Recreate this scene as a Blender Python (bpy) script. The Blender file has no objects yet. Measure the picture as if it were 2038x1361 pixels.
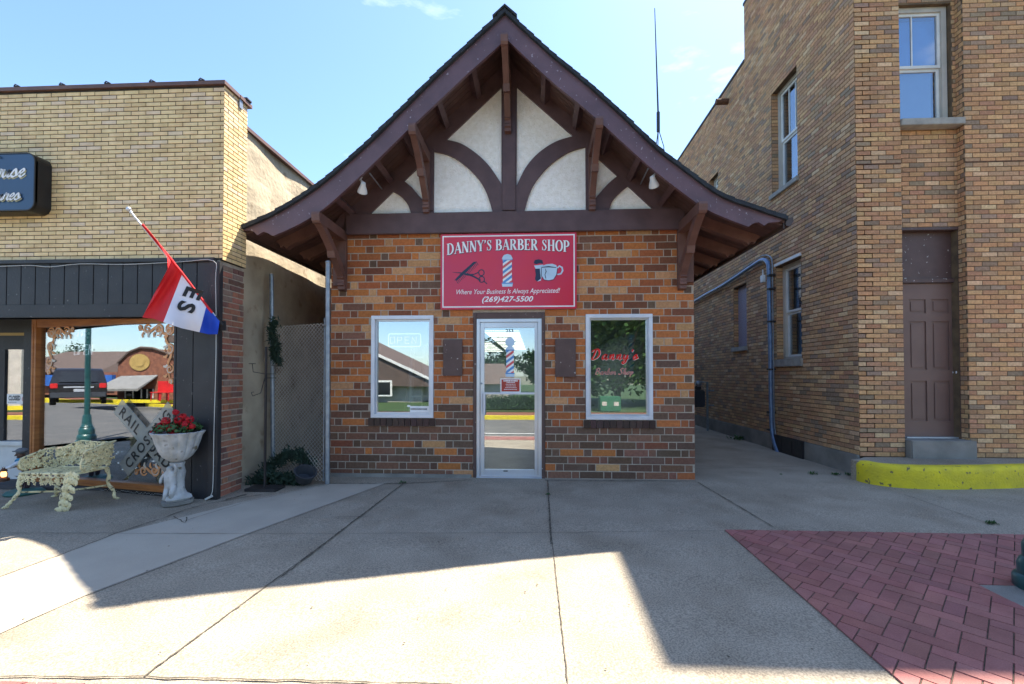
import bpy, bmesh, math, random
from mathutils import Vector, Matrix
from mathutils.geometry import tessellate_polygon
random.seed(7)
S = bpy.context.scene
COL = S.collection
# ------------------------------------------------------------------ camera
FPX = 906.0; PHI = math.atan(46/906); PIT = math.radians(1.0); CH = 1.41
FW = Vector((-math.sin(PHI)*math.cos(PIT), math.cos(PHI)*math.cos(PIT), math.sin(PIT)))
RT = Vector((math.cos(PHI), math.sin(PHI), 0)); UP = RT.cross(FW)
cam = bpy.data.cameras.new('camera'); camo = bpy.data.objects.new('camera', cam); COL.objects.link(camo)
cam.sensor_width = 36; cam.lens = 36*FPX/2038; cam.shift_y = 0.02438; cam.clip_end = 3000; cam.clip_start = 0.05
camo.matrix_world = Matrix(((RT.x, UP.x, -FW.x, 0), (RT.y, UP.y, -FW.y, 0), (RT.z, UP.z, -FW.z, CH), (0, 0, 0, 1)))
S.camera = camo
# ------------------------------------------------------------------ light
KX, KY = 0.405, 0.447
sd = Vector((KX, KY, 1)).normalized()
sl = bpy.data.lights.new('sun', 'SUN'); sl.energy = 5.0; sl.angle = math.radians(0.6); sl.color = (1, .92, .78)
so = bpy.data.objects.new('sun', sl); COL.objects.link(so); so.rotation_euler = sd.to_track_quat('Z', 'Y').to_euler(); so.location = (10, 12, 30)
W = bpy.data.worlds.new('World'); S.world = W; W.use_nodes = True
nt = W.node_tree; bg = nt.nodes['Background']
sky = nt.nodes.new('ShaderNodeTexSky'); sky.sky_type = 'NISHITA'; sky.sun_disc = False
sky.sun_elevation = math.asin(sd.z); sky.sun_rotation = math.atan2(KX, KY); sky.air_density = 1.0; sky.dust_density = 0.6; sky.ozone_density = 1.2
tc = nt.nodes.new('ShaderNodeTexCoord'); mp = nt.nodes.new('ShaderNodeMapping'); mp.inputs['Scale'].default_value = (1, 1, 3.2); mp.inputs['Location'].default_value = (3.1, .4, 1.2)
no = nt.nodes.new('ShaderNodeTexNoise'); no.inputs['Scale'].default_value = 2.1; no.inputs['Detail'].default_value = 9; no.inputs['Roughness'].default_value = .58
rp = nt.nodes.new('ShaderNodeValToRGB'); rp.color_ramp.elements[0].position = .56; rp.color_ramp.elements[1].position = .78
mx = nt.nodes.new('ShaderNodeMixRGB'); mx.inputs['Color2'].default_value = (6.5, 6.8, 7.1, 1)
nt.links.new(tc.outputs['Generated'], mp.inputs['Vector']); nt.links.new(mp.outputs[0], no.inputs['Vector']); nt.links.new(no.outputs['Fac'], rp.inputs[0])
tint = nt.nodes.new('ShaderNodeMixRGB'); tint.blend_type = 'MULTIPLY'; tint.inputs['Fac'].default_value = 1; tint.inputs['Color2'].default_value = (.82, .93, 1.03, 1); nt.links.new(sky.outputs[0], tint.inputs['Color1'])
nt.links.new(rp.outputs[0], mx.inputs['Fac']); nt.links.new(tint.outputs[0], mx.inputs['Color1']); nt.links.new(mx.outputs[0], bg.inputs[0])
bg.inputs[1].default_value = 0.10
S.view_settings.view_transform = 'Standard'; S.view_settings.look = 'None'; S.view_settings.exposure = 1.78; S.view_settings.gamma = 1
S.render.engine = 'CYCLES'
S.cycles.max_bounces = 8; S.cycles.transparent_max_bounces = 12
# ------------------------------------------------------------------ picture -> metres (every call names a real plane of the place)
VS = 680.5 + 49.6857
def ray(px, py): return FW + RT*((px-1019)/FPX) - UP*((py-VS)/FPX)
def aY(px, py, Y):
    d = ray(px, py); t = Y/d.y; return Vector((d.x*t, Y, CH+d.z*t))
def aX(px, py, X):
    d = ray(px, py); t = X/d.x; return Vector((X, d.y*t, CH+d.z*t))
def gz(y): return -.02*(6.25-y) if y < 6.25 else 0.0
def aG(px, py):
    d = ray(px, py); t = -(CH+.02*6.25)/(d.z-.02*d.y); return Vector((d.x*t, d.y*t, CH+d.z*t))
# ------------------------------------------------------------------ materials
MT = {}
def M(name, c, c2=None, scale=4, rough=.75, metal=0, bump=0, bscale=60, attr=False, spec=.4, detail=5, speck=0, speck_s=220, coat=0, ramp=(.35, .65), c3=None, s3=40, f3=(.55, .62), emit=0, stretch=(1, 1, 1)):
    m = bpy.data.materials.new(name); m.use_nodes = True; n = m.node_tree.nodes; L = m.node_tree.links
    b = n['Principled BSDF']; b.inputs['Roughness'].default_value = rough; b.inputs['Metallic'].default_value = metal
    b.inputs['Specular IOR Level'].default_value = spec; b.inputs['Coat Weight'].default_value = coat
    t = n.new('ShaderNodeTexCoord'); mpp = n.new('ShaderNodeMapping'); mpp.inputs['Scale'].default_value = stretch; L.new(t.outputs['Object'], mpp.inputs[0]); V = mpp.outputs[0]
    def noise(s, d=detail):
        q = n.new('ShaderNodeTexNoise'); q.inputs['Scale'].default_value = s; q.inputs['Detail'].default_value = d; L.new(V, q.inputs['Vector']); return q.outputs['Fac']
    def rmp(src, a, bb):
        q = n.new('ShaderNodeValToRGB'); q.color_ramp.elements[0].position = a; q.color_ramp.elements[1].position = bb; L.new(src, q.inputs[0]); return q.outputs[0]
    def mix(f, A, B, mode='MIX'):
        q = n.new('ShaderNodeMixRGB'); q.blend_type = mode
        for s, v in (('Fac', f), ('Color1', A), ('Color2', B)):
            if isinstance(v, (int, float)): q.inputs[s].default_value = v
            elif isinstance(v, tuple): q.inputs[s].default_value = (*v[:3], 1)
            else: L.new(v, q.inputs[s])
        return q.outputs[0]
    if attr:
        a = n.new('ShaderNodeAttribute'); a.attribute_name = 'col'; base = a.outputs['Color']
        nn = rmp(noise(scale), *ramp)
        base = mix(.8 if c2 else 0.0, base, mix(nn, c, c2 or c), 'MULTIPLY')
    else:
        base = mix(rmp(noise(scale), *ramp), c, c2 or tuple(x*.82 for x in c))
    if c3: base = mix(rmp(noise(s3), *f3), base, c3)
    if speck:
        base = mix(rmp(noise(speck_s, 2), .38, .62), base, mix(1.0, base, (1-speck,)*3, 'MULTIPLY'))
    L.new(base, b.inputs['Base Color'])
    if bump:
        bb = n.new('ShaderNodeBump'); bb.inputs['Strength'].default_value = bump; bb.inputs['Distance'].default_value = .01
        L.new(noise(bscale, 4), bb.inputs['Height']); L.new(bb.outputs[0], b.inputs['Normal'])
    if emit:
        b.inputs['Emission Strength'].default_value = emit; L.new(base, b.inputs['Emission Color'])
    MT[name] = m; return m
def glassM(name, tint=(.8, .85, .85), refl=.5, rough=0.0, wob=0.0):
    m = bpy.data.materials.new(name); m.use_nodes = True; n = m.node_tree.nodes; L = m.node_tree.links
    n.remove(n['Principled BSDF']); o = n['Material Output']
    t = n.new('ShaderNodeBsdfTransparent'); t.inputs[0].default_value = (*tint, 1)
    g = n.new('ShaderNodeBsdfGlossy'); g.inputs['Roughness'].default_value = rough; g.inputs[0].default_value = (.93, .96, 1, 1)
    x = n.new('ShaderNodeMixShader'); x.inputs[0].default_value = refl
    L.new(t.outputs[0], x.inputs[1]); L.new(g.outputs[0], x.inputs[2]); L.new(x.outputs[0], o.inputs[0])
    if wob:
        tc2 = n.new('ShaderNodeTexCoord'); q = n.new('ShaderNodeTexNoise'); q.inputs['Scale'].default_value = 2.2; q.inputs['Detail'].default_value = 1
        b = n.new('ShaderNodeBump'); b.inputs['Strength'].default_value = wob; b.inputs['Distance'].default_value = .01
        L.new(tc2.outputs['Object'], q.inputs['Vector']); L.new(q.outputs['Fac'], b.inputs['Height']); L.new(b.outputs[0], g.inputs['Normal'])
    MT[name] = m
M('brick_face', (1, 1, 1), (.72, .70, .69), scale=30, rough=.82, bump=.5, bscale=170, attr=True, speck=.22, speck_s=330, c3=(.20, .14, .10), s3=1.6, f3=(.62, 1.1))
M('brick_yellow', (1, 1, 1), (.8, .76, .7), scale=9, rough=.42, bump=.12, bscale=120, attr=True, speck=.08)
M('mortar_light', (.48, .41, .33), (.35, .30, .24), scale=14, rough=.95, bump=.6, bscale=220)
M('mortar_dark', (.03, .026, .022), (.06, .05, .04), scale=14, rough=.95)
M('mortar_tan', (.17, .115, .065), (.10, .07, .045), scale=7, rough=.95, bump=.4, bscale=220)
M('concrete', (.415, .355, .275), (.345, .293, .225), scale=2.2, detail=10, rough=.9, bump=.5, bscale=180, speck=.42, speck_s=95, c3=(.265, .215, .155), s3=1.4, f3=(.52, .76), ramp=(.36, .64))
M('concrete_new', (.455, .405, .33), (.40, .355, .29), scale=2.2, rough=.88, bump=.2, bscale=260, speck=.10, speck_s=200)
M('concrete_old', (.30, .285, .255), (.20, .19, .17), scale=3, rough=.92, bump=.4, bscale=160, speck=.2)
M('kerb_yellow', (.74, .60, .02), (.58, .47, .03), scale=5, rough=.72, bump=1, bscale=40, c3=(.16, .13, .06), s3=18, f3=(.63, .68), detail=9)
M('paver', (1, 1, 1), (.78, .74, .74), scale=6, rough=.8, bump=.5, bscale=120, attr=True, speck=.15, speck_s=160)
M('joint_dark', (.055, .045, .035), (.13, .11, .08), scale=30, rough=1)
M('asphalt', (.10, .10, .10), (.14, .135, .13), scale=2, rough=.9, bump=.4, bscale=300, speck=.3)
M('soil_ground', (.16, .15, .12), (.10, .12, .06), scale=.1, rough=1)
M('lawn', (.035, .07, .018), (.025, .05, .014), scale=1, rough=1)
M('paint_white', (.75, .75, .72), rough=.6)
M('stucco', (.93, .91, .87), (.84, .81, .75), scale=16, rough=.92, bump=1.0, bscale=46, c3=(.74, .71, .64), s3=30, f3=(.60, .72))
M('timber', (.115, .066, .066), (.085, .048, .049), scale=5, rough=.5, bump=.25, bscale=30)
M('timber_worn', (.135, .075, .088), (.10, .056, .066), scale=3.5, rough=.42, bump=.25, bscale=25, c3=(.30, .24, .27), s3=26, f3=(.66, .70), spec=.5, detail=8)
M('timber_brown', (.155, .076, .06), (.115, .056, .044), scale=6, rough=.5, bump=.2, bscale=40)
M('soffit', (.11, .06, .05), (.08, .043, .037), scale=6, rough=.55)
M('shingle', (.035, .042, .050), (.022, .027, .034), scale=12, rough=.9, bump=.6, bscale=300, attr=False)
M('gutter_dark', (.055, .038, .032), (.075, .052, .044), scale=6, rough=.4)
M('aluminium', (.66, .68, .72), (.56, .58, .63), scale=2, rough=.34, metal=.55, bump=.05, bscale=30)
M('alu_white', (.70, .72, .76), (.60, .62, .67), scale=4, rough=.42, metal=.2)
M('steel_galv', (.30, .34, .38), (.22, .25, .29), scale=14, rough=.42, metal=.6)
M('black_metal', (.022, .022, .024), (.035, .03, .03), scale=20, rough=.5)
M('rust', (.16, .07, .035), (.08, .04, .025), scale=30, rough=.8)
M('siding_black', (.035, .035, .038), (.024, .024, .027), scale=3, rough=.5, bump=.2, bscale=40, c3=(.12, .12, .12), s3=26, f3=(.69, .71))
M('orange_wood', (.42, .165, .045), (.31, .11, .03), scale=5, rough=.45, stretch=(1, 1, 6))
M('sign_red', (.55, .008, .062), (.62, .008, .028), scale=1.2, rough=.28, spec=.6)
M('sign_white', (.90, .89, .88), rough=.4)
M('wire', (.62, .60, .54), rough=.5)
M('sign_navy', (.02, .03, .07), rough=.4)
M('sign_blue', (.10, .30, .62), rough=.4)
M('sign_rose', (.68, .12, .12), rough=.4)
M('sign_lightblue', (.52, .68, .82), rough=.4)
M('sign_grey', (.30, .34, .40), rough=.5)
M('store_blue', (.012, .05, .12), (.010, .042, .10), scale=2, rough=.3, spec=.6)
M('store_black', (.012, .011, .012), (.02, .019, .02), scale=4, rough=.35)
M('tan_paint', (.42, .38, .22), rough=.5)
M('door_brown', (.19, .118, .095), (.165, .10, .082), scale=3, rough=.5, bump=.1, bscale=50)
M('trim_brown', (.11, .066, .058), (.086, .051, .045), scale=5, rough=.5, bump=.2, bscale=30, c3=(.45, .42, .40), s3=26, f3=(.68, .70))
M('window_cream', (.50, .46, .40), (.42, .39, .34), scale=4, rough=.5)
M('stone_sill', (.36, .34, .30), (.26, .245, .22), scale=8, rough=.85, bump=.4, bscale=90)
M('parge', (.50, .42, .30), (.36, .295, .21), scale=2.4, rough=.95, bump=1.0, bscale=16, c3=(.24, .17, .11), s3=5, f3=(.60, .74), detail=8)
M('coping', (.16, .085, .065), (.11, .06, .05), scale=4, rough=.5)
M('pipe_blue', (.17, .25, .40), (.12, .18, .29), scale=9, rough=.35, metal=.3, c3=(.05, .05, .06), s3=7, f3=(.66, .70))
M('iron_cream', (.86, .76, .45), (.66, .57, .32), scale=13, rough=.6, bump=.5, bscale=70, c3=(.16, .13, .08), s3=30, f3=(.56, .66))
M('stone_grey', (.56, .57, .57), (.36, .36, .34), scale=8, rough=.85, bump=.8, bscale=70, c3=(.16, .14, .10), s3=14, f3=(.60, .72), detail=8)
M('petal_red', (.52, .008, .02), (.38, .004, .012), scale=30, rough=.6)
M('leaf_green', (.05, .12, .03), (.03, .075, .02), scale=20, rough=.6)
M('leaf_dark', (.014, .032, .020), (.024, .05, .028), scale=20, rough=.7)
M('leaf_tree', (.055, .12, .022), (.035, .085, .018), scale=2, rough=.6)
M('bark', (.10, .075, .05), (.06, .045, .03), scale=12, rough=.9, bump=.6, bscale=30)
M('cloth_red', (.62, .018, .025), (.50, .014, .02), scale=3, rough=.7)
M('cloth_white', (.72, .73, .80), (.64, .65, .74), scale=3, rough=.7)
M('cloth_blue', (.012, .07, .50), (.01, .05, .38), scale=3, rough=.7)
M('ink', (.012, .012, .014), rough=.5)
M('skin_painted', (.09, .045, .03), rough=.4)
M('cap_grey', (.10, .11, .12), (.15, .15, .16), scale=40, rough=.7)
M('shirt_white', (.58, .62, .66), rough=.6)
M('vest_yellow', (.52, .42, .20), rough=.6)
M('scarf_blue', (.03, .25, .45), rough=.6)
M('trousers', (.10, .06, .075), rough=.7)
M('base_green', (.03, .11, .10), (.05, .15, .13), scale=14, rough=.5)
M('lamp_glow', (1, .45, .15), emit=1.3)
M('lamp_green', (.012, .075, .078), (.008, .05, .055), scale=6, rough=.35, spec=.6)
M('room_wall', (.30, .38, .46), (.26, .33, .40), scale=2, rough=.8)
M('room_dark', (.08, .08, .085), rough=.9)
M('room_floor', (.10, .075, .05), rough=.4)
M('light_panel', (1, .95, .82), emit=1.05)
M('flood_white', (.72, .72, .70), rough=.4)
M('plastic_dark', (.05, .055, .065), rough=.35)
M('crossbuck', (.40, .41, .37), (.32, .33, .29), scale=5, rough=.5); MT['crossbuck'].node_tree.nodes['Principled BSDF'].inputs['Alpha'].default_value = .52  # grey and alpha imitate the glass reflection veiling the sign
M('gold', (.42, .28, .09), rough=.5)
M('brick_red_flat', (.24, .095, .055), (.15, .06, .038), scale=6, rough=.85)
M('roof_brown', (.12, .085, .07), (.09, .065, .055), scale=3, rough=.8)
M('beige_wall', (.50, .46, .40), rough=.8)
M('car_grey', (.035, .035, .038), rough=.22, metal=.5, coat=.6)
M('car_glass', (.01, .012, .014), rough=.08, spec=.8)
M('tyre', (.015, .015, .015), rough=.8)
M('red_plastic', (.55, .02, .02), rough=.4)
M('awning_grey', (.22, .22, .22), rough=.7)
M('blue_board', (.03, .12, .42), rough=.5)
M('green_box', (.03, .14, .07), rough=.5)
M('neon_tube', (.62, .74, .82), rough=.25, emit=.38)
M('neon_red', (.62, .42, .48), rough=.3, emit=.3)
M('scroll_orange', (.74, .36, .15), (.60, .26, .10), scale=12, rough=.5)
M('scroll_white', (.66, .60, .52), rough=.5)
M('script_red', (.80, .02, .015), rough=.4)
M('script_pink', (.62, .28, .24), rough=.4)
M('notice_red', (.42, .06, .04), rough=.6)
M('cable_white', (.55, .55, .52), rough=.5)
M('blind', (.50, .46, .46), rough=.8)
M('glass_block', (.42, .38, .45), (.22, .20, .26), scale=60, rough=.18, bump=1, bscale=70)
M('soil', (.04, .03, .02), rough=1)
glassM('glass_shop', (.78, .83, .84), .34, wob=.02)
glassM('glass_door', (.80, .85, .86), .30, wob=.01)
glassM('glass_store', (.75, .78, .80), .36, wob=.02)
glassM('glass_upper', (.75, .82, .88), .24, wob=.05)
# ------------------------------------------------------------------ mesh helpers
OFF = {}
def tag(o, label=None, cat=None, group=None, kind=None):
    if label: o['label'] = label
    if cat: o['category'] = cat
    if group: o['group'] = group
    if kind: o['kind'] = kind
    return o
def thing(name, label, cat, loc=(0, 0, 0), group=None):
    o = bpy.data.objects.new(name, None); COL.objects.link(o); o.location = loc; o.empty_display_size = .1
    OFF[o.name] = Vector(loc); return tag(o, label, cat, group)
class MB:
    def __init__(s): s.v = []; s.f = []; s.c = []
    def add(s, vs, fs, col=None):
        k = len(s.v); s.v += [tuple(p) for p in vs]
        for f in fs: s.f.append(tuple(i+k for i in f)); s.c.append(col or (1, 1, 1))
        return s
    def quad(s, a, b, c, d, col=None): return s.add([a, b, c, d], [(0, 1, 2, 3)], col)
    def box(s, x0, x1, y0, y1, z0, z1, col=None):
        x0, x1 = min(x0, x1), max(x0, x1); y0, y1 = min(y0, y1), max(y0, y1); z0, z1 = min(z0, z1), max(z0, z1)
        v = [(x0, y0, z0), (x1, y0, z0), (x1, y1, z0), (x0, y1, z0), (x0, y0, z1), (x1, y0, z1), (x1, y1, z1), (x0, y1, z1)]
        return s.add(v, [(0, 3, 2, 1), (4, 5, 6, 7), (0, 1, 5, 4), (1, 2, 6, 5), (2, 3, 7, 6), (3, 0, 4, 7)], col)
    def bevbox(s, x0, x1, y0, y1, z0, z1, b=.006, col=None):
        bm = bmesh.new(); bmesh.ops.create_cube(bm, size=1)
        for v in bm.verts: v.co = Vector((x0+(v.co.x+.5)*(x1-x0), y0+(v.co.y+.5)*(y1-y0), z0+(v.co.z+.5)*(z1-z0)))
        bmesh.ops.bevel(bm, geom=bm.edges[:], offset=b, segments=2, affect='EDGES'); bm.verts.index_update()
        s.add([v.co.copy() for v in bm.verts], [[v.index for v in f.verts] for f in bm.faces], col); bm.free(); return s
    def beam(s, a, b, w, h, up=Vector((0, 0, 1)), col=None, taper=1):
        a = Vector(a); b = Vector(b); d = (b-a).normalized(); x = d.cross(Vector(up)).normalized(); u = x.cross(d)
        vs = []
        for p, t in ((a, 1), (b, taper)):
            for i, j in ((-1, -1), (1, -1), (1, 1), (-1, 1)): vs.append(p+x*i*w/2*t+u*j*h/2*t)
        return s.add(vs, [(3, 2, 1, 0), (4, 5, 6, 7), (0, 1, 5, 4), (1, 2, 6, 5), (2, 3, 7, 6), (3, 0, 4, 7)], col)
    def tube(s, pts, r, n=8, col=None, close=True):
        pts = [Vector(p) for p in pts]; m = len(pts); rs = r if isinstance(r, (list, tuple)) else [r]*m
        k = len(s.v); prev = None
        for i, p in enumerate(pts):
            d = (pts[min(i+1, m-1)]-pts[max(i-1, 0)])
            d = d.normalized() if d.length > 1e-9 else Vector((0, 0, 1))
            if prev is None: a = d.orthogonal().normalized()
            else:
                a = prev-d*prev.dot(d); a = a.normalized() if a.length > 1e-6 else d.orthogonal().normalized()
            prev = a; b = d.cross(a)
            for j in range(n):
                t = 2*math.pi*j/n; s.v.append(tuple(p+(a*math.cos(t)+b*math.sin(t))*rs[i]))
        for i in range(m-1):
            for j in range(n):
                j2 = (j+1) % n; s.f.append((k+i*n+j, k+i*n+j2, k+(i+1)*n+j2, k+(i+1)*n+j)); s.c.append(col or (1, 1, 1))
        if close:
            s.f.append(tuple(k+j for j in range(n))[::-1]); s.c.append(col or (1, 1, 1))
            s.f.append(tuple(k+(m-1)*n+j for j in range(n))); s.c.append(col or (1, 1, 1))
        return s
    def lathe(s, prof, c, n=32, mod=None, axis=None, col=None):
        c = Vector(c); k = len(s.v); m = len(prof)
        for i, (r, z) in enumerate(prof):
            for j in range(n):
                t = 2*math.pi*j/n; rr = r*(mod(t, z) if mod else 1)
                p = Vector((rr*math.cos(t), rr*math.sin(t), z))
                if axis: p = axis @ p
                s.v.append(tuple(c+p))
        for i in range(m-1):
            for j in range(n):
                j2 = (j+1) % n; s.f.append((k+i*n+j, k+i*n+j2, k+(i+1)*n+j2, k+(i+1)*n+j)); s.c.append(col or (1, 1, 1))
        s.f.append(tuple(k+j for j in range(n))[::-1]); s.c.append(col or (1, 1, 1))
        s.f.append(tuple(k+(m-1)*n+j for j in range(n))); s.c.append(col or (1, 1, 1))
        return s
    def ball(s, c, r, n=8, m=6, sc=(1, 1, 1), col=None):
        c = Vector(c); vs = [c+Vector((0, 0, -r*sc[2]))]
        for i in range(1, m):
            a = math.pi*i/m
            for j in range(n):
                t = 2*math.pi*j/n; vs.append(c+Vector((r*sc[0]*math.sin(a)*math.cos(t), r*sc[1]*math.sin(a)*math.sin(t), -r*sc[2]*math.cos(a))))
        vs.append(c+Vector((0, 0, r*sc[2]))); fs = []
        for j in range(n): fs.append((0, 1+(j+1) % n, 1+j))
        for i in range(m-2):
            for j in range(n):
                a = 1+i*n; fs.append((a+j, a+(j+1) % n, a+n+(j+1) % n, a+n+j))
        a = 1+(m-2)*n; t = len(vs)-1
        for j in range(n): fs.append((a+j, a+(j+1) % n, t))
        return s.add(vs, fs, col)
    def plate(s, loops, fn, d0, d1, back=True, col=None):
        """loops of 2-D points (first = outline, rest = holes) through fn(u, v, d); solid between d0 and d1"""
        tri = tessellate_polygon([[Vector((p[0], p[1], 0)) for p in l] for l in loops]); flat = [p for l in loops for p in l]
        s.add([fn(p[0], p[1], d1) for p in flat], [tuple(t) for t in tri], col)
        if back and d0 != d1: s.add([fn(p[0], p[1], d0) for p in flat], [tuple(t)[::-1] for t in tri], col)
        if d0 != d1:
            for l in loops:
                m = len(l)
                for i in range(m):
                    a, b = l[i], l[(i+1) % m]
                    s.add([fn(*a, d0), fn(*b, d0), fn(*b, d1), fn(*a, d1)], [(0, 1, 2, 3)], col)
        return s
    def build(s, name, mat, parent=None, smooth=False, loc=None, attr=False, fixn=True):
        root = parent
        while root is not None and root.parent is not None: root = root.parent
        o_ = OFF[root.name] if root is not None else Vector(loc or (0, 0, 0))
        me = bpy.data.meshes.new(name); me.from_pydata([tuple(Vector(p)-o_) for p in s.v], [], s.f)
        if attr:
            a = me.attributes.new('col', 'FLOAT_COLOR', 'FACE'); a.data.foreach_set('color', [x for c in s.c for x in (*c[:3], 1)])
        me.materials.append(MT[mat] if isinstance(mat, str) else mat)
        if fixn:
            bm = bmesh.new(); bm.from_mesh(me); bmesh.ops.recalc_face_normals(bm, faces=bm.faces[:]); bm.to_mesh(me); bm.free()
        me.update()
        if smooth:
            for p in me.polygons: p.use_smooth = True
            try: me.set_sharp_from_angle(angle=math.radians(40))
            except Exception: pass
        o = bpy.data.objects.new(name, me); COL.objects.link(o)
        if parent is not None: o.parent = parent
        else: o.location = o_; OFF[o.name] = o_
        return o
def planeY(Y, sgn=-1): return lambda u, v, d: (u, Y+sgn*d, v)      # d grows towards the street
def spline(P, n=6):
    P = [Vector((*p, 0)) if len(p) == 2 else Vector(p) for p in P]; out = []
    for i in range(len(P)-1):
        a = P[max(i-1, 0)]; b = P[i]; c = P[i+1]; d = P[min(i+2, len(P)-1)]
        for k in range(n):
            t = k/n; out.append(.5*((2*b)+(c-a)*t+(2*a-5*b+4*c-d)*t*t+(-a+3*b-3*c+d)*t**3))
    out.append(P[-1]); return out
def jit(c, a=.12):
    k = 1+random.uniform(-a, a); return tuple(max(0, x*k*(1+random.uniform(-a*.3, a*.3))) for x in c)
def bricks(mb, O, U, N, width, z0, z1, course, pattern, shift, openings, colfn, joint=.010, proud=.006, mort=None, minw=.025):
    """real bricks standing proud of a mortar sheet; O = start point, U along the wall, N outward"""
    O = Vector(O); U = Vector(U); N = Vector(N); rows = int(round((z1-z0)/course)); P = sum(pattern)
    for r in range(rows):
        za = z0+r*course+joint/2; zb = z0+(r+1)*course-joint/2
        if zb > z1: zb = z1
        iv = [(0, width)]
        for (u0, u1, w0, w1) in openings:
            if w0 < zb-.4*course and w1 > za+.4*course:
                nv = []
                for a, b in iv:
                    if u1 <= a or u0 >= b: nv.append((a, b)); continue
                    if u0 > a: nv.append((a, u0))
                    if u1 < b: nv.append((u1, b))
                iv = nv
        u = -((shift[r % len(shift)]*P) % P)-P; i = 0
        while u < width:
            w = pattern[i % len(pattern)]; a, b = u+joint/2, u+w-joint/2
            for p, q in iv:
                x0, x1 = max(a, p), min(b, q)
                if x1-x0 > minw:
                    c = colfn((x0+x1)/2, (za+zb)/2, w); e = .0025; d = proud+random.uniform(-.0012, .0012); jz = random.uniform(-.0012, .0012)
                    A = O+U*x0; B = O+U*x1
                    v = [A+Vector((0, 0, za+jz)), B+Vector((0, 0, za+jz)), B+Vector((0, 0, zb+jz)), A+Vector((0, 0, zb+jz)),
                         A+U*e+N*d+Vector((0, 0, za+e+jz)), B-U*e+N*d+Vector((0, 0, za+e+jz)), B-U*e+N*d+Vector((0, 0, zb-e+jz)), A+U*e+N*d+Vector((0, 0, zb-e+jz))]
                    mb.add(v, [(4, 5, 6, 7), (0, 1, 5, 4), (1, 2, 6, 5), (2, 3, 7, 6), (3, 0, 4, 7)], c)
            u += w; i += 1
def holed(width, z0, z1, ops):
    """rectangle pieces (u0,u1,z0,z1) left when openings are cut"""
    us = sorted({0, width, *[max(0, min(width, o[0])) for o in ops], *[max(0, min(width, o[1])) for o in ops]}); out = []
    for a, b in zip(us, us[1:]):
        if b-a < 1e-6: continue
        cov = sorted([(max(z0, o[2]), min(z1, o[3])) for o in ops if o[0] <= a+1e-6 and o[1] >= b-1e-6]); z = z0
        for p, q in cov:
            if p > z: out.append((a, b, z, p))
            z = max(z, q)
        if z < z1: out.append((a, b, z, z1))
    return out
def slab_wall(mb, O, U, N, width, z0, z1, ops, t=.12, d=0):
    O = Vector(O); U = Vector(U); N = Vector(N)
    for a, b, p, q in holed(width, z0, z1, ops):
        v = []
        for dd in (d, d-t):
            for uu, zz in ((a, p), (b, p), (b, q), (a, q)): v.append(O+U*uu+N*dd+Vector((0, 0, zz)))
        mb.add(v, [(0, 1, 2, 3), (7, 6, 5, 4), (0, 4, 5, 1), (1, 5, 6, 2), (2, 6, 7, 3), (3, 7, 4, 0)])
# ---- lettering
def textpolys(txt, size=1, shear=0, bold=0, space=1):
    cu = bpy.data.curves.new('t', 'FONT'); cu.body = txt; cu.size = size; cu.shear = shear; cu.offset = bold; cu.space_character = space; cu.align_x = 'CENTER'; cu.resolution_u = 3
    o = bpy.data.objects.new('t', cu); COL.objects.link(o); dg = bpy.context.evaluated_depsgraph_get(); me = bpy.data.meshes.new_from_object(o.evaluated_get(dg))
    v = [(p.co.x, p.co.y) for p in me.vertices]; f = [tuple(p.vertices) for p in me.polygons]
    bpy.data.objects.remove(o); bpy.data.curves.remove(cu); bpy.data.meshes.remove(me); return v, f
def add_text(mb, txt, fn, width=None, height=None, **k):
    v, f = textpolys(txt, 1, **k)
    x0 = min(p[0] for p in v); x1 = max(p[0] for p in v); y0 = min(p[1] for p in v); y1 = max(p[1] for p in v)
    sx = width/(x1-x0) if width else height/(y1-y0); sy = height/(y1-y0) if height else sx
    mb.add([fn((p[0]-(x0+x1)/2)*sx, (p[1]-(y0+y1)/2)*sy) for p in v], f)
def ribbon(mb, pts, ws, fn, k=0):
    """flat stroke of changing width, pts 2-D"""
    n = len(pts); vs = []
    for i in range(n):
        a = pts[max(i-1, 0)]; b = pts[min(i+1, n-1)]; dx, dy = b[0]-a[0], b[1]-a[1]; l = math.hypot(dx, dy) or 1
        w = ws[i]/2 if isinstance(ws, (list, tuple)) else ws/2; nx, ny = -dy/l*w, dx/l*w
        vs += [fn(pts[i][0]+nx, pts[i][1]+ny, k), fn(pts[i][0]-nx, pts[i][1]-ny, k)]
    mb.add(vs, [(2*i, 2*i+1, 2*i+3, 2*i+2) for i in range(n-1)])
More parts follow.
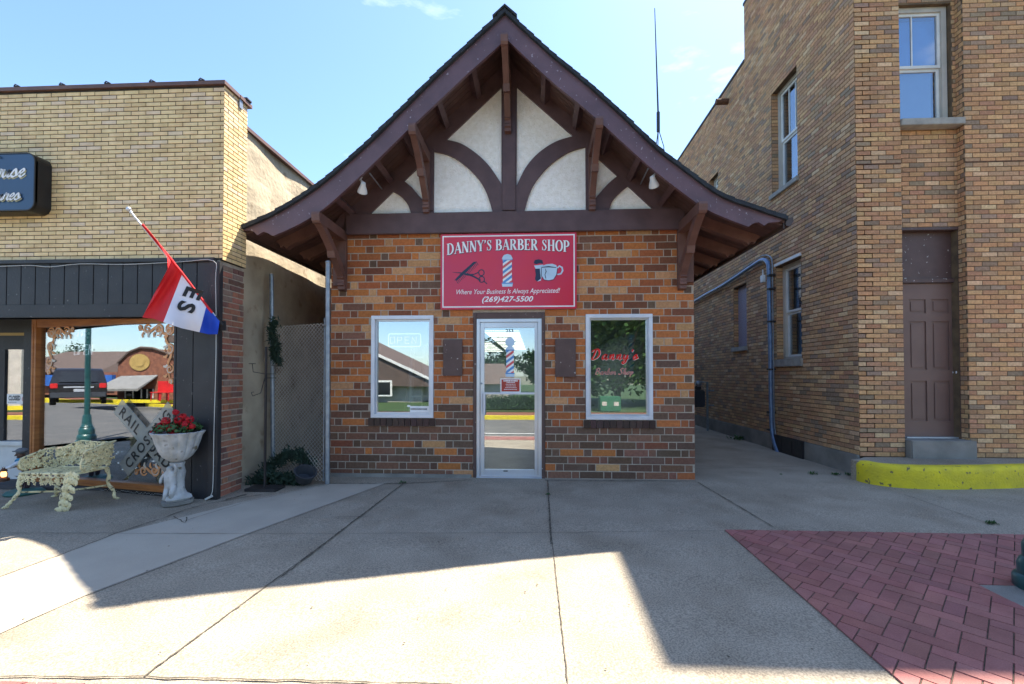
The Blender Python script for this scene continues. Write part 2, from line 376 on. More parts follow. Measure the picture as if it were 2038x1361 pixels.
GL = {'o': ([[(.35, .42), (.15, .38), (.05, .2), (.15, .02), (.32, .05), (.4, .25), (.35, .42), (.5, .38), (.6, .4)]], .52),
 'u': ([[(0, .3), (.1, .42), (.08, .1), (.2, .0), (.36, .2), (.42, .42), (.38, .1), (.48, 0), (.6, .15)]], .56),
 's': ([[(0, .1), (.2, .44), (.3, .3), (.34, .1), (.2, 0), (.05, .05)], [(.2, 0), (.4, .08), (.5, .2)]], .46),
 'e': ([[(0, .1), (.2, .2), (.32, .35), (.24, .44), (.1, .3), (.1, .1), (.25, 0), (.45, .18)]], .42),
 'r': ([[(0, .1), (.14, .45), (.2, .36), (.34, .38), (.3, .1), (.4, 0), (.5, .12)]], .46),
 'a': ([[(.38, .38), (.2, .44), (.05, .2), (.15, 0), (.32, .15), (.42, .43), (.38, .1), (.48, 0), (.58, .12)]], .54),
 'n': ([[(0, .3), (.1, .43), (.08, 0)], [(.08, .15), (.28, .44), (.38, .35), (.34, .08), (.44, 0), (.55, .12)]], .52),
 'y': ([[(0, .3), (.1, .42), (.08, .12), (.2, .02), (.36, .2), (.42, .42)], [(.42, .42), (.34, -.2), (.18, -.42), (.05, -.3), (.3, -.08), (.58, .12)]], .54),
 'h': ([[(0, .1), (.2, .6), (.22, .95), (.12, .8), (.06, 0)], [(.06, .1), (.26, .44), (.36, .33), (.32, .08), (.42, 0), (.52, .12)]], .5),
 'b': ([[(0, .1), (.2, .6), (.22, .95), (.12, .8), (.08, .2), (.2, 0), (.36, .15), (.3, .4), (.45, .38)]], .44),
 'p': ([[(.0, .2), (.12, .44), (.06, -.4)], [(.1, .2), (.3, .44), (.4, .25), (.28, .02), (.12, .08)]], .46),
 'D': ([[(.3, .95), (.22, .4), (.1, .05), (.3, .0), (.6, .2), (.72, .6), (.5, .95), (.1, .9), (-.05, .7)]], .82),
 'B': ([[(.25, .9), (.15, .4), (.08, 0)], [(0, .75), (.3, 1), (.6, .85), (.5, .6), (.25, .5), (.55, .42), (.6, .15), (.35, 0), (.05, .08)]], .72),
 'S': ([[(.6, .85), (.45, 1), (.25, .8), (.4, .5), (.5, .2), (.25, 0), (0, .12)]], .66),
 "'": ([[(.12, .95), (.05, .72)]], .22), ' ': ([], .35)}
def script(mb, txt, x, y, h, fn, pen=.11, slant=.22, k0=0, track=1.0):
    """joined hand lettering with a broad pen; returns end x"""
    k = k0
    for ch in txt:
        st, adv = GL[ch]
        for s_ in st:
            p = spline(s_, 6); q = [(x+(a.x+a.y*slant)*h, y+a.y*h) for a in p]; ws = []
            for i in range(len(q)):
                a = q[max(i-1, 0)]; b = q[min(i+1, len(q)-1)]; an = math.atan2(b[1]-a[1], b[0]-a[0])
                ws.append(pen*h*(.38+.72*abs(math.sin(an-.5))))
            ws[0] *= .5; ws[-1] *= .5
            ribbon(mb, q, ws, fn, k); k += 1
        x += adv*h*track
    return x
def serif_glyph(ch):
    T, t = .20, .07; out = []
    def V(x, y0, y1, w=T): out.append(([(x, y0), (x, y1)], [w, w]))
    def Hh(y, x0, x1, w=t): out.append(([(x0, y), (x1, y)], [w, w]))
    def Sf(x, y, w=.3): out.append(([(x-w/2, y), (x+w/2, y)], [.05, .05]))
    def arc(cx, cy, rx, ry, a0, a1, thin=t, thick=T, n=14):
        p = []; w = []
        for i in range(n+1):
            a = math.radians(a0+(a1-a0)*i/n); p.append((cx+rx*math.cos(a), cy+ry*math.sin(a))); w.append(thin+(thick-thin)*abs(math.cos(a))**1.3)
        out.append((p, w))
    def Dg(x0, y0, x1, y1, w): out.append(([(x0, y0), (x1, y1)], [w, w]))
    if ch == 'D': V(.17, 0, 1); Sf(.15, .025); Sf(.15, .975); arc(.3, .5, .38, .475, -90, 90); Hh(.975, .17, .32); Hh(.025, .17, .32); return out, .84
    if ch == 'A': Dg(.08, .02, .38, .98, t); Dg(.36, 1, .66, .02, T); Hh(.34, .18, .58); Sf(.08, .025, .22); Sf(.66, .025, .3); return out, .8
    if ch == 'N': V(.13, 0, 1, t+.02); Dg(.14, .98, .62, .03, T); V(.66, 0, 1, t+.02); Sf(.13, .025, .24); Sf(.1, .975, .22); Sf(.66, .975, .24); return out, .84
    if ch == 'Y': Dg(.1, .98, .36, .48, T); Dg(.62, .98, .38, .48, t); V(.37, 0, .52); Sf(.37, .025); Sf(.12, .975, .28); Sf(.62, .975, .22); return out, .74
    if ch == '’': out.append(([(.1, .98), (.14, .86), (.05, .66)], [.16, .13, .02])); return out, .28
    if ch == 'S': out.append(([(.44, .76), (.40, .90), (.26, .965), (.13, .88), (.12, .73), (.24, .58), (.40, .43), (.46, .27), (.36, .07), (.22, .03), (.1, .12), (.07, .28)], [t, .05, .06, .1, .14, .17, .18, .15, .09, .06, .05, t])); V(.46, .68, .98, .05); V(.06, .02, .34, .05); return out, .6
    if ch == 'B': V(.17, 0, 1); Sf(.15, .025); Sf(.15, .975); arc(.32, .76, .22, .215, -90, 90); arc(.32, .27, .29, .245, -90, 90); Hh(.52, .17, .34); Hh(.975, .17, .34); Hh(.025, .17, .34); return out, .74
    if ch == 'R': V(.17, 0, 1); Sf(.16, .025); Sf(.15, .975); arc(.32, .74, .24, .235, -90, 90); Hh(.505, .17, .34); Hh(.975, .17, .34); Dg(.36, .5, .64, .03, T); Sf(.68, .025, .2); return out, .82
    if ch == 'E': V(.17, 0, 1); Sf(.15, .025); Sf(.15, .975); Hh(.972, .17, .58); Hh(.5, .17, .44); Hh(.028, .17, .6); V(.58, .78, .99, .05); V(.6, .01, .24, .05); V(.44, .38, .62, .05); return out, .7
    if ch == 'H': V(.17, 0, 1); V(.64, 0, 1); Hh(.5, .17, .64); Sf(.17, .025); Sf(.17, .975); Sf(.64, .025); Sf(.64, .975); return out, .86
    if ch == 'O': arc(.4, .5, .31, .47, 0, 360, n=24); return out, .82
    if ch == 'P': V(.17, 0, 1); Sf(.17, .025); Sf(.15, .975); arc(.32, .72, .25, .255, -90, 90); Hh(.465, .17, .34); Hh(.975, .17, .34); return out, .68
    return [], .36
# ================================================================== THE SETTING: ground, road, pavements
def struct(mb, name, mat, **k): return tag(mb.build(name, mat, **k), kind='structure')
m = MB(); m.quad((-600, -600, -.62), (600, -600, -.62), (600, 600, -.62), (-600, 600, -.62)); struct(m, 'ground', 'soil_ground')
def sl_(x, y, dz=0): return (x, y, gz(y)+dz)
YK = 1.5
m = MB()
for x0, x1 in [(-10.6, 40)]:
    m.quad(sl_(x0, YK), sl_(x1, YK), sl_(x1, 6.25), sl_(x0, 6.25))
    m.quad((x0, 6.25, 0), (x1, 6.25, 0), (x1, 30, 0), (x0, 30, 0))
    m.quad((x0, YK, -.5), (x1, YK, -.5), sl_(x1, YK), sl_(x0, YK))
struct(m, 'sidewalk', 'concrete')
m = MB(); m.quad((-200, -5, -.32), (200, -5, -.32), (200, YK, -.32), (-200, YK, -.32)); struct(m, 'road', 'asphalt')
m = MB(); m.box(-40, 40, YK-.15, YK-.004, -.45, gz(YK)+.006); struct(m, 'kerb', 'concrete_old')
m = MB()
for x in range(-30, 31, 3): m.quad((x, -.9, -.316), (x+.1, -.9, -.316), (x+.1, 1.3, -.316), (x, 1.3, -.316))
m.quad((-60, -.9, -.3155), (60, -.9, -.3155), (60, -.8, -.3155), (-60, -.8, -.3155)); struct(m, 'road_markings', 'paint_white')
m = MB(); m.box(-60, 60, -5.2, -5.0, -.6, -.17); struct(m, 'far_kerb', 'kerb_yellow')
m = MB(); m.box(-80, 80, -6.8, -5.2, -.6, -.18); struct(m, 'far_pavement', 'brick_red_flat')
m = MB(); m.box(-120, 120, -60, -6.8, -.61, -.15); struct(m, 'far_lawn', 'lawn')
# new pale concrete strip let into the pavement
def gq(pts, dz): return [(p.x, p.y, gz(p.y)+dz) for p in (aG(*q) for q in pts)]
strip = [(0, 1150), (130, 1102), (230, 1063), (500, 995), (655, 963), (771, 961), (480, 1068), (160, 1190), (0, 1262)]
m = MB(); P = gq(strip, .004); tri = tessellate_polygon([[Vector(p) for p in P]]); m.add(P, [tuple(t) for t in tri]); struct(m, 'pale_concrete_strip', 'concrete_new')
# joints and cracks: thin dirty lines of changing width
m = MB()
def crack(pts, w=.012, wob=.004, step=.06, dz=.008):
    G = [aG(*q) for q in pts]; out = []
    for a, b in zip(G, G[1:]):
        n = max(1, int((b-a).length/step))
        for i in range(n): out.append(a+(b-a)*i/n)
    out.append(G[-1]); L = []; Rr = []
    for i, p in enumerate(out):
        d = out[min(i+1, len(out)-1)]-out[max(i-1, 0)]; nn = Vector((-d.y, d.x, 0)).normalized(); ww = w*random.uniform(.5, 1.3)/2; o = random.uniform(-wob, wob)
        a = p+nn*(o+ww); b = p+nn*(o-ww); L.append((a.x, a.y, gz(a.y)+dz)); Rr.append((b.x, b.y, gz(b.y)+dz))
    k = len(L); m.add(L+Rr, [(i, i+1, k+i+1, k+i) for i in range(k-1)])
crack([(1090, 957), (1097, 1060), (1130, 1361)], .007, .002, .03); crack([(1090, 957), (1097, 1085)], .016, .003, .03, .010)
crack([(803, 963), (672, 1063), (530, 1168), (288, 1347)], .010, .003, .03); crack([(803, 963), (672, 1063), (560, 1150)], .012, .006, .03, .010)
crack([(1388, 960), (1540, 1050)], .012); crack([(1800, 985), (1975, 1046)], .007)
crack([(232, 1063), (672, 1063), (1097, 1061), (1432, 1057)], .005); crack([(600, 1031), (735, 1029)], .005, .002)
crack([(0, 1062), (140, 1062), (232, 1062)], .006)
crack([(0, 1150), (130, 1102), (232, 1062), (330, 1030), (372, 1014), (420, 1002), (520, 985)], .014, .006)
crack([(360, 1040), (500, 997), (655, 965)], .007, .005); crack([(345, 1028), (368, 1042), (372, 1030)], .010, .008)
crack([(0, 1262), (160, 1190), (480, 1068), (771, 962)], .004, .003, .06, .009)
crack([(1385, 931), (1500, 929), (1590, 926)], .010); crack([(0, 1348), (100, 1350), (288, 1350), (600, 1357), (900, 1365)], .010, .006)
crack([(657, 963), (800, 963), (940, 956)], .018, .008, .03); crack([(1085, 957), (1385, 958)], .016, .008, .03); crack([(490, 985), (450, 995)], .03, .01, .03)
struct(m, 'pavement_joints', 'joint_dark')
# stamped herringbone paving, every paver raised
X0p, Y1p = 1.76, aG(1432, 1057).y+.02
_c = aG(1947, 1166); cut = (_c.x, _c.x+.62, _c.y-.62, _c.y)
m = MB(); base = MB()
def clip_poly(poly, f):
    out = []
    for i in range(len(poly)):
        a, b = poly[i], poly[(i+1) % len(poly)]; fa, fb = f(a), f(b)
        if fa >= 0: out.append(a)
        if (fa > 0) != (fb > 0) and abs(fa-fb) > 1e-9:
            t = fa/(fa-fb); out.append((a[0]+(b[0]-a[0])*t, a[1]+(b[1]-a[1])*t))
    return out
def paver_field(fs, X, Y, nx, ny):
    w = .100
    for i in range(-nx, nx):
        for j in range(-ny, ny):
            for horiz in (0, 1):
                # classic herringbone: brick pairs stepping on the diagonal
                k = (i-j) % 4
                if horiz and k == 0: cells = (i, j, 2, 1)
                elif not horiz and k == 3: cells = (i, j, 1, 2)
                else: continue
                a, b, c, d = cells; g = .0022
                r = [(a*w+g, b*w+g), ((a+c)*w-g, b*w+g), ((a+c)*w-g, (b+d)*w-g), (a*w+g, (b+d)*w-g)]
                s = math.sqrt(.5); r = [(X+(p[0]-p[1])*s, Y+(p[0]+p[1])*s) for p in r]
                for f in fs:
                    if len(r) > 2: r = clip_poly(r, f)
                if len(r) < 3: continue
                cx = sum(p[0] for p in r)/len(r); cy = sum(p[1] for p in r)/len(r)
                c = jit((.34, .135, .12), .15); h = .011+random.uniform(-.0015, .0015); n = len(r)
                bot = [(p[0], p[1], gz(p[1])+.004) for p in r]; top = [(p[0]+(cx-p[0])*.035, p[1]+(cy-p[1])*.035, gz(p[1])+h) for p in r]
                m.add(bot+top, [tuple(range(n, 2*n))]+[(q, (q+1) % n, n+(q+1) % n, n+q) for q in range(n)], c)
_a = aG(0, 1349); _b = aG(900, 1372)
XX = (X0p, cut[0], cut[1], 8); YY = (1.5, cut[2], cut[3], Y1p)
for lo, hi, b0, b1 in ((XX[0], XX[1], YY[0], YY[3]), (XX[2], XX[3], YY[0], YY[3]), (XX[1], XX[2], YY[0], YY[1]), (XX[1], XX[2], YY[2], YY[3])):
    paver_field([lambda p: p[0]-lo, lambda p: b1-p[1], lambda p: hi-p[0], lambda p: p[1]-b0], 4, 2.2, 44, 44)
paver_field([lambda p: p[0]+6.5, lambda p: (_a.y-.035)+(p[0]-_a.x)*(_b.y-_a.y-.0)/(_b.x-_a.x)-p[1], lambda p: X0p-p[0], lambda p: p[1]-1.5], -2, 1.7, 46, 46)
base.quad(sl_(X0p, 1.5, .004), sl_(9, 1.5, .004), sl_(9, Y1p, .004), sl_(X0p, Y1p, .004)); base.quad(sl_(-6.5, 1.5, .004), sl_(X0p, 1.5, .004), sl_(X0p, 2.02, .004), sl_(-6.5, 2.02, .004))
struct(m, 'brick_paving', 'paver', attr=True, fixn=False); struct(base, 'paving_bed', 'joint_dark')
m = MB(); m.quad(sl_(cut[0], cut[2], .007), sl_(cut[1], cut[2], .007), sl_(cut[1], cut[3], .007), sl_(cut[0], cut[3], .007)); struct(m, 'lamp_footing', 'concrete_old')
# bits of grit and dead leaf on the pavement
m = MB()
for _ in range(240):
    x, y = random.uniform(-5.5, 5), random.uniform(2.2, 6.1); s = random.choice((.003, .004, .006, .009)); a = random.uniform(0, 3.1)
    dx, dy = math.cos(a)*s, math.sin(a)*s; z = gz(y)+.017 if x > X0p and y < Y1p else gz(y)+.010
    m.quad((x-dx, y-dy, z), (x+dy*.5, y-dx*.5, z+.002), (x+dx, y+dy, z), (x-dy*.5, y+dx*.5, z+.001))
for _ in range(70):
    x, y = random.uniform(-5, 4.5), random.uniform(2.3, 6); r_ = random.uniform(.003, .009)
    if x > X0p and y < Y1p: continue
    m.add([(x+r_*random.uniform(.7, 1.2)*math.cos(a*.785), y+r_*random.uniform(.7, 1.2)*math.sin(a*.785), gz(y)+.0095) for a in range(8)], [tuple(range(8))])
tag(m.build('litter', 'joint_dark'), 'tiny dark specks of grit and leaf scattered over the pavement', 'grit', kind='stuff')

# ================================================================== BARBER SHOP
YF = 6.25
shop = thing('brick_shop', 'small brick barber shop with steep purple-brown timbered gable, white stucco panels and an aluminium door', 'building', (-.36, YF, 0))
XL = aY(657, 950, YF).x; XR = aY(1383, 955, YF).x; ZB = aY(1013, 457, YF).z
def rectY(px0, py0, px1, py1, Y=YF):
    a = aY(px0, py0, Y); b = aY(px1, py1, Y); return a.x, b.x, b.z, a.z        # x0 x1 z0 z1
wL = rectY(739, 628, 863, 832); wR = rectY(1165, 625, 1300, 836); dR = rectY(942, 622, 1085, 952)
dR = (dR[0], dR[1], 0.0, dR[3])
WID = XR-XL
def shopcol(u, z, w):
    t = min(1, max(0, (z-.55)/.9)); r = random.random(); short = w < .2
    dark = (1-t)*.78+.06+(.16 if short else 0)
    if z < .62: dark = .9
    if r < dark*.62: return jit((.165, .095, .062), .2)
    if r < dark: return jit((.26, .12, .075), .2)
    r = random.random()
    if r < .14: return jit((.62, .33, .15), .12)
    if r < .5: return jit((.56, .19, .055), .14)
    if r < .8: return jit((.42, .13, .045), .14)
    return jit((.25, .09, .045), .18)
ops = [(w[0]-XL, w[1]-XL, w[2], w[3]) for w in (wL, wR, dR)]
sills = [(w[0]-.03-XL, w[1]+.03-XL, w[2]-.115, w[2]) for w in (wL, wR)]
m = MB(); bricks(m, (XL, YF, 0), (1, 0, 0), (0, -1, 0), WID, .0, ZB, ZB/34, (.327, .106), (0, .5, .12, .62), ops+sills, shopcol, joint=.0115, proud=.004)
for s in sills:                                                    # rowlock sill bricks
    n = 11; w = (s[1]-s[0])/n
    for i in range(n):
        a = XL+s[0]+i*w+.005; m.box(a, a+w-.010, YF-.028, YF+.01, s[2]+.006, s[3]-.004, jit((.085, .05, .04), .25))
# side walls' bricks
for (x, nx) in ((XL, -1), (XR, 1)):
    bricks(m, (x, YF, 0), (0, 1, 0), (nx, 0, 0), 8.0, 0, 3.4, .1016, (.327, .106), (0, .5), [], shopcol, joint=.009)
m.build('wall', 'brick_face', shop, attr=True, fixn=False)
m = MB(); slab_wall(m, (XL, YF, 0), (1, 0, 0), (0, -1, 0), WID, 0, ZB, ops, .13); m.box(XL, XL+.13, YF+.131, YF+12.8, 0, 3.6); m.box(XR-.13, XR, YF+.131, YF+12.8, 0, 3.6); m.box(XL, XR, YF+12.801, YF+12.95, 0, 5.5)
m.build('mortar', 'mortar_light', shop)
m = MB(); m.bevbox(XL-.015, dR[0]-.02, YF-.035, YF-.008, -.02, .045, .006); m.build('footing', 'concrete_old', shop)
# roof profile traced at the front edge
YB = 5.49
topL = [(1005, 20), (880, 136), (795, 220), (735, 279), (672, 335), (622, 374), (548, 420), (478, 451)]
topR = [(1005, 20), (1095, 102), (1176, 169), (1247, 233), (1310, 293), (1370, 339), (1434, 384), (1494, 407), (1566, 431)]
botL = [(1006, 76), (996, 88), (929, 148), (858, 215), (809, 261), (735, 333), (690, 375), (643, 416), (595, 446), (545, 469)]
botR = [(1006, 76), (1016, 85), (1095, 159), (1155, 208), (1215, 261), (1289, 328), (1356, 381), (1406, 416), (1450, 436), (1490, 451)]
def W2(l, Y=YB): return [(aY(x, y, Y).x, aY(x, y, Y).z) for x, y in l]
TL, TR, BL, BR = W2(topL), W2(topR), W2(botL), W2(botR)
def sp2(l, n=5): return [(p.x, p.y) for p in spline(l, n)]
def resamp(l, step):
    out = [l[0]]; acc = 0
    for a, b in zip(l, l[1:]):
        d = math.dist(a, b); t = step-acc
        while t <= d: out.append((a[0]+(b[0]-a[0])*t/d, a[1]+(b[1]-a[1])*t/d)); t += step
        acc = (acc+d) % step if d+acc >= step else acc+d
    return out+[l[-1]]
def offs(l, d):
    out = []
    for i in range(len(l)):
        a = l[max(i-1, 0)]; b = l[min(i+1, len(l)-1)]; dx, dy = b[0]-a[0], b[1]-a[1]; L = math.hypot(dx, dy); s = 1 if dx > 0 else -1
        out.append((l[i][0]-s*(-dy/L)*d*-1*-1, l[i][1]-s*(dx/L)*d))
    return out
YE = 19.2
m = MB(); ridge = MB()
for prof in (TL, TR):
    P = resamp(sp2(prof), .125); In = offs(P, .022)
    for i in range(len(P)-1):
        (ax, az), (bx, bz) = P[i], P[i+1]; (cx, cz), (dx, dz) = In[i], In[i+1]
        e = random.uniform(-.006, .006)
        # each course: thin at the upper edge, butt end proud at the lower edge
        y = YB-.045+e
        while y < YE:
            y2 = min(YE, y+random.uniform(.28, .34)); j = random.uniform(-.003, .004)
            v = [((ax+cx)/2, y, (az+cz)/2+.004), (bx, y, bz+j), (dx, y, dz-.03), (cx, y, cz-.03)]
            v2 = [(p[0], y2-.004, p[2]) for p in v]
            m.add(v+v2, [(0, 1, 5, 4), (1, 2, 6, 5), (0, 3, 2, 1), (3, 7, 6, 2), (4, 5, 6, 7)])
            y = y2
roof = m.build('roof', 'shingle', shop)
y = YB-.06
while y < YE:
    a = TL[0]; m2 = ridge; z = a[1]
    for s in (-1, 1):
        m2.add([(a[0], y, z+.035), (a[0]+s*.15, y, z-.10), (a[0]+s*.15, y+.2, z-.112), (a[0], y+.2, z+.018),
                (a[0], y, z+.010), (a[0]+s*.14, y, z-.12), (a[0]+s*.14, y+.2, z-.13), (a[0], y+.2, z)], [(0, 1, 2, 3), (4, 5, 6, 7), (0, 1, 5, 4), (1, 2, 6, 5)])
    y += .17
ridge.build('ridge_cap', 'shingle', roof)
# barge boards: traced outline with the scalloped tail, 45 mm thick
tailL = W2([(545, 469), (538, 467), (532, 463), (524, 461), (517, 465), (512, 468), (505, 461), (496, 458), (487, 459), (483, 455)])
tailR = W2([(1490, 451), (1495, 447), (1502, 443), (1510, 442), (1517, 446), (1521, 449), (1529, 443), (1540, 442), (1552, 441), (1558, 437)])
for prof, bot, tail in ((TL, BL, tailL), (TR, BR, tailR)):
    t = offs(sp2(prof), .045); b = sp2(bot)
    t[0] = (TL[0][0], t[0][1]-.01); b[0] = (TL[0][0], b[0][1])
    loop = t+tail[::-1]+b[::-1]
    m = MB(); m.plate([loop], planeY(YB), -.045, 0); m.build('barge_board', 'timber_worn', shop)
# soffit boards run down the slope, 4 mm gaps between them
m = MB()
for prof in (TL, TR):
    P = offs(resamp(sp2(prof), .3), .075); Q = offs(resamp(sp2(prof), .3), .095)
    y = YB+.05
    while y < YE-.05:
        y2 = y+.088; n = len(P)
        m.add([(p[0], y, p[1]) for p in P]+[(p[0], y2, p[1]) for p in P]+[(p[0], y, p[1]) for p in Q]+[(p[0], y2, p[1]) for p in Q],
              [f for i in range(n-1) for f in ((i, i+1, n+i+1, n+i), (2*n+i, 3*n+i, 3*n+i+1, 2*n+i+1), (i, 2*n+i, 2*n+i+1, i+1), (n+i, n+i+1, 3*n+i+1, 3*n+i))])
        y += .094 if y < 7.5 else .35
        if y2 > 7.5: pass
m.build('soffit', 'soffit', shop)
m = MB()
for prof in (TL, TR):                                              # solid deck above the boards
    P = offs(resamp(sp2(prof), .3), .05); Q = offs(resamp(sp2(prof), .3), .072); n = len(P); y, y2 = YB+.01, YE-.02
    m.add([(p[0], y, p[1]) for p in P]+[(p[0], y2, p[1]) for p in P]+[(p[0], y, p[1]) for p in Q]+[(p[0], y2, p[1]) for p in Q],
              [f for i in range(n-1) for f in ((i, i+1, n+i+1, n+i), (2*n+i, 3*n+i, 3*n+i+1, 2*n+i+1), (i, 2*n+i, 2*n+i+1, i+1), (n+i, n+i+1, 3*n+i+1, 3*n+i))])
m.build('roof_deck', 'soffit', shop)
# rafter tails under the side eaves
def eave_tail(prof, xwall, y):
    P = resamp(sp2(prof), .12); s = 1 if P[-1][0] > P[0][0] else -1
    P = [p for p in offs(P, .096) if (p[0]-xwall)*s > -.02 and (P[-1][0]-p[0])*s > .10]
    if len(P) < 3: return
    low = offs(P, .135); e = low[-1]; t = P[-1]; k = s*.055
    tail = [(e[0]-k*1.2, e[1]), (e[0]-k*.9, e[1]+.035), (e[0]-k*.3, e[1]+.045), (e[0]+k*.2, e[1]+.02), (e[0]+k*.5, e[1]+.06), (t[0]+k*.6, t[1]-.02)]
    mm = MB(); mm.plate([P+tail[::-1]+low[:-1][::-1]], planeY(y), -.045, .045); mm.build('rafter', 'timber_brown', shop)
for i in range(14):
    eave_tail(TL, XL, 6.02+i*.62); eave_tail(TR, XR, 6.02+i*.62)
# short look-outs between wall and barge board
def slopebox(px, py, w=.075, h=.11):
    p = aY(px, py, YB+.05)
    side = TL if p.x < TL[0][0] else TR; P = offs(resamp(sp2(side), .04), .096)
    q = min(P, key=lambda a: abs(a[0]-p.x)); i = P.index(q); a = P[max(i-3, 0)]; b = P[min(i+3, len(P)-1)]
    d = Vector((b[0]-a[0], 0, b[1]-a[1])).normalized(); n = Vector((d.z, 0, -d.x)); n = n if n.z < 0 else -n
    c = Vector((q[0], 0, q[1]))+n*(h/2-.002); mm = MB(); mm.beam(c+Vector((0, YB+.046, 0)), c+Vector((0, YF, 0)), w, h, up=-n); mm.build('lookout', 'timber', shop)
for p in ((929, 148), (858, 215), (792, 278), (735, 333), (651, 408), (1092, 155), (1160, 212), (1225, 268), (1283, 322), (1352, 378)): slopebox(*p)
# gable: stucco behind a timber face cut with the panel openings
inL = offs(resamp(sp2(TL), .25), .09); inR = offs(resamp(sp2(TR), .25), .09)
gl = [p for p in inL if p[0] > XL-.0]; gr = [p for p in inR if p[0] < XR+.0]
gl[0] = (TL[0][0], gl[0][1]-.02)
out = [(XL, ZB), (XR, ZB)]+gr[::-1]+gl[1:]
m = MB(); m.plate([out], planeY(YF), -.12, .002); m.build('stucco_gable', 'stucco', shop)
holes = [[(998, 173), (888, 278), (918, 286), (950, 307), (975, 332), (998, 366)],
 [(864, 301), (894, 309), (922, 326), (950, 353), (968, 383), (981, 424), (863, 427)],
 [(804, 360), (828, 337), (844, 322), (846, 402), (835, 391), (820, 373)],
 [(733, 429), (782, 381), (798, 391), (812, 408), (819, 428)],
 [(1029, 173), (1141, 271), (1106, 282), (1071, 305), (1046, 334), (1028, 370)],
 [(1165, 292), (1131, 303), (1095, 328), (1067, 360), (1053, 388), (1043, 423), (1166, 421)],
 [(1184, 309), (1195, 319), (1229, 350), (1210, 366), (1194, 384), (1184, 396)],
 [(1212, 420), (1219, 400), (1233, 384), (1250, 370), (1303, 419)]]
curved = {0: (1, 5), 1: (0, 5), 3: (1, 4), 4: (1, 5), 5: (0, 5), 7: (0, 3), 2: (3, 5), 6: (2, 5)}
H = []
for i, h in enumerate(holes):
    a, b = curved[i]; c = [(p.x, p.y) for p in spline(h[a:b+1], 5)]; h = h[:a]+c+h[b+1:]
    H.append([(aY(x, y, YF-.03).x, aY(x, y, YF-.03).z) for x, y in h])
m = MB(); m.plate([out]+H, planeY(YF-.003), 0, .034); m.build('timber_frame', 'timber', shop)
# tie beam, king post and side posts stand a little prouder
r = rectY(690, 427, 1362, 456, YF-.06); m = MB(); m.bevbox(r[0], r[1], YF-.085, YF-.036, r[2]-.005, r[3], .006)
m.build('tie_beam', 'timber', shop)
r = rectY(1000, 172, 1026, 424, YF-.05); m = MB(); m.bevbox(r[0], r[1], YF-.062, YF-.036, r[2]+.04, r[3]+.25, .004); m.build('post', 'timber', shop)
for a in ((848, 300, 861, 424), (1168, 292, 1180, 424)):
    r = rectY(*a, YF-.05); m = MB(); m.bevbox(r[0], r[1], YF-.055, YF-.036, r[2]+.04, r[3]+.05, .004); m.build('post', 'timber', shop)
# knee brackets
def bracket(px0, py0, px1, py1, w=.088, side=0):
    f = aY(px0, py0, YB-.02); wl = aY(px1, py1, YF-.08); x = (f.x+wl.x)/2
    f.x = wl.x = x; zt = f.z; zb = wl.z
    root = MB()
    Yw = YF-.036 if zb > ZB-.3 and side == 0 else YF-.0
    # purlin end: a beam from the wall through the barge board, its nose chamfered
    y0 = YB-.075
    prof = [(Yw, zt), (y0, zt), (y0-.012, zt-.03), (y0, zt-.105), (y0+.02, zt-.13), (Yw, zt-.13)]
    root.plate([prof], lambda u, v, d: (x+d, u, v), -w/2, w/2)
    b = root.build('bracket', 'timber_brown', shop)
    # brace: curved diagonal with a moulded block half way
    mm = MB(); A = (y0+.03, zt-.12); Bp = (Yw-.10, zb+.16); n = 10; L1 = []; L2 = []
    for i in range(n+1):
        t = i/n; bow = .045*math.sin(math.pi*t)
        yy = A[0]+(Bp[0]-A[0])*t**.85+bow*.4; zz = A[1]+(Bp[1]-A[1])*t; L1.append((yy, zz)); L2.append((yy+.125, zz+.02))
    mm.plate([L1+L2[::-1]], lambda u, v, d: (x+d, u, v), -w*.44, w*.44)
    q = L1[5]; mm.plate([[(q[0]-.022, q[1]+.04), (q[0]-.03, q[1]+.025), (q[0]-.004, q[1]-.06), (q[0]+.09, q[1]-.04), (q[0]+.09, q[1]+.05)]], lambda u, v, d: (x+d, u, v), -w*.5, w*.5)
    mm.build('brace', 'timber_brown', b)
    mm = MB(); mm.box(x-w*.52, x+w*.52, Yw-.06, Yw-.001, zb+.04, zt-.131)
    mm.plate([[(Yw, zb+.2), (Yw-.12, zb+.2), (Yw-.13, zb+.17), (Yw-.10, zb+.15), (Yw-.10, zb+.12), (Yw-.115, zb+.10), (Yw-.115, zb+.07), (Yw-.09, zb+.055), (Yw-.09, zb+.015), (Yw, zb)]], lambda u, v, d: (x+d, u, v), -w*.47, w*.47)
    mm.build('corbel', 'timber_brown', b)
bracket(1005, 71, 1010, 266); bracket(821, 249, 850, 426); bracket(1190, 236, 1180, 421)
bracket(636, 424, 676, 578, .10, 1); bracket(1389, 404, 1365, 576, .10, 1)
r = rectY(661, 452, 686, 570, YF-.02)
for x0, x1 in ((r[0]+.02, r[1]), (aY(1352, 500, YF).x, aY(1382, 500, YF).x-.02)):
    m = MB(); m.bevbox(x0, x1, YF-.035, YF-.008, aY(0, 576, YF).z, ZB+.02, .004); m.build('corner_board', 'timber_brown', shop)
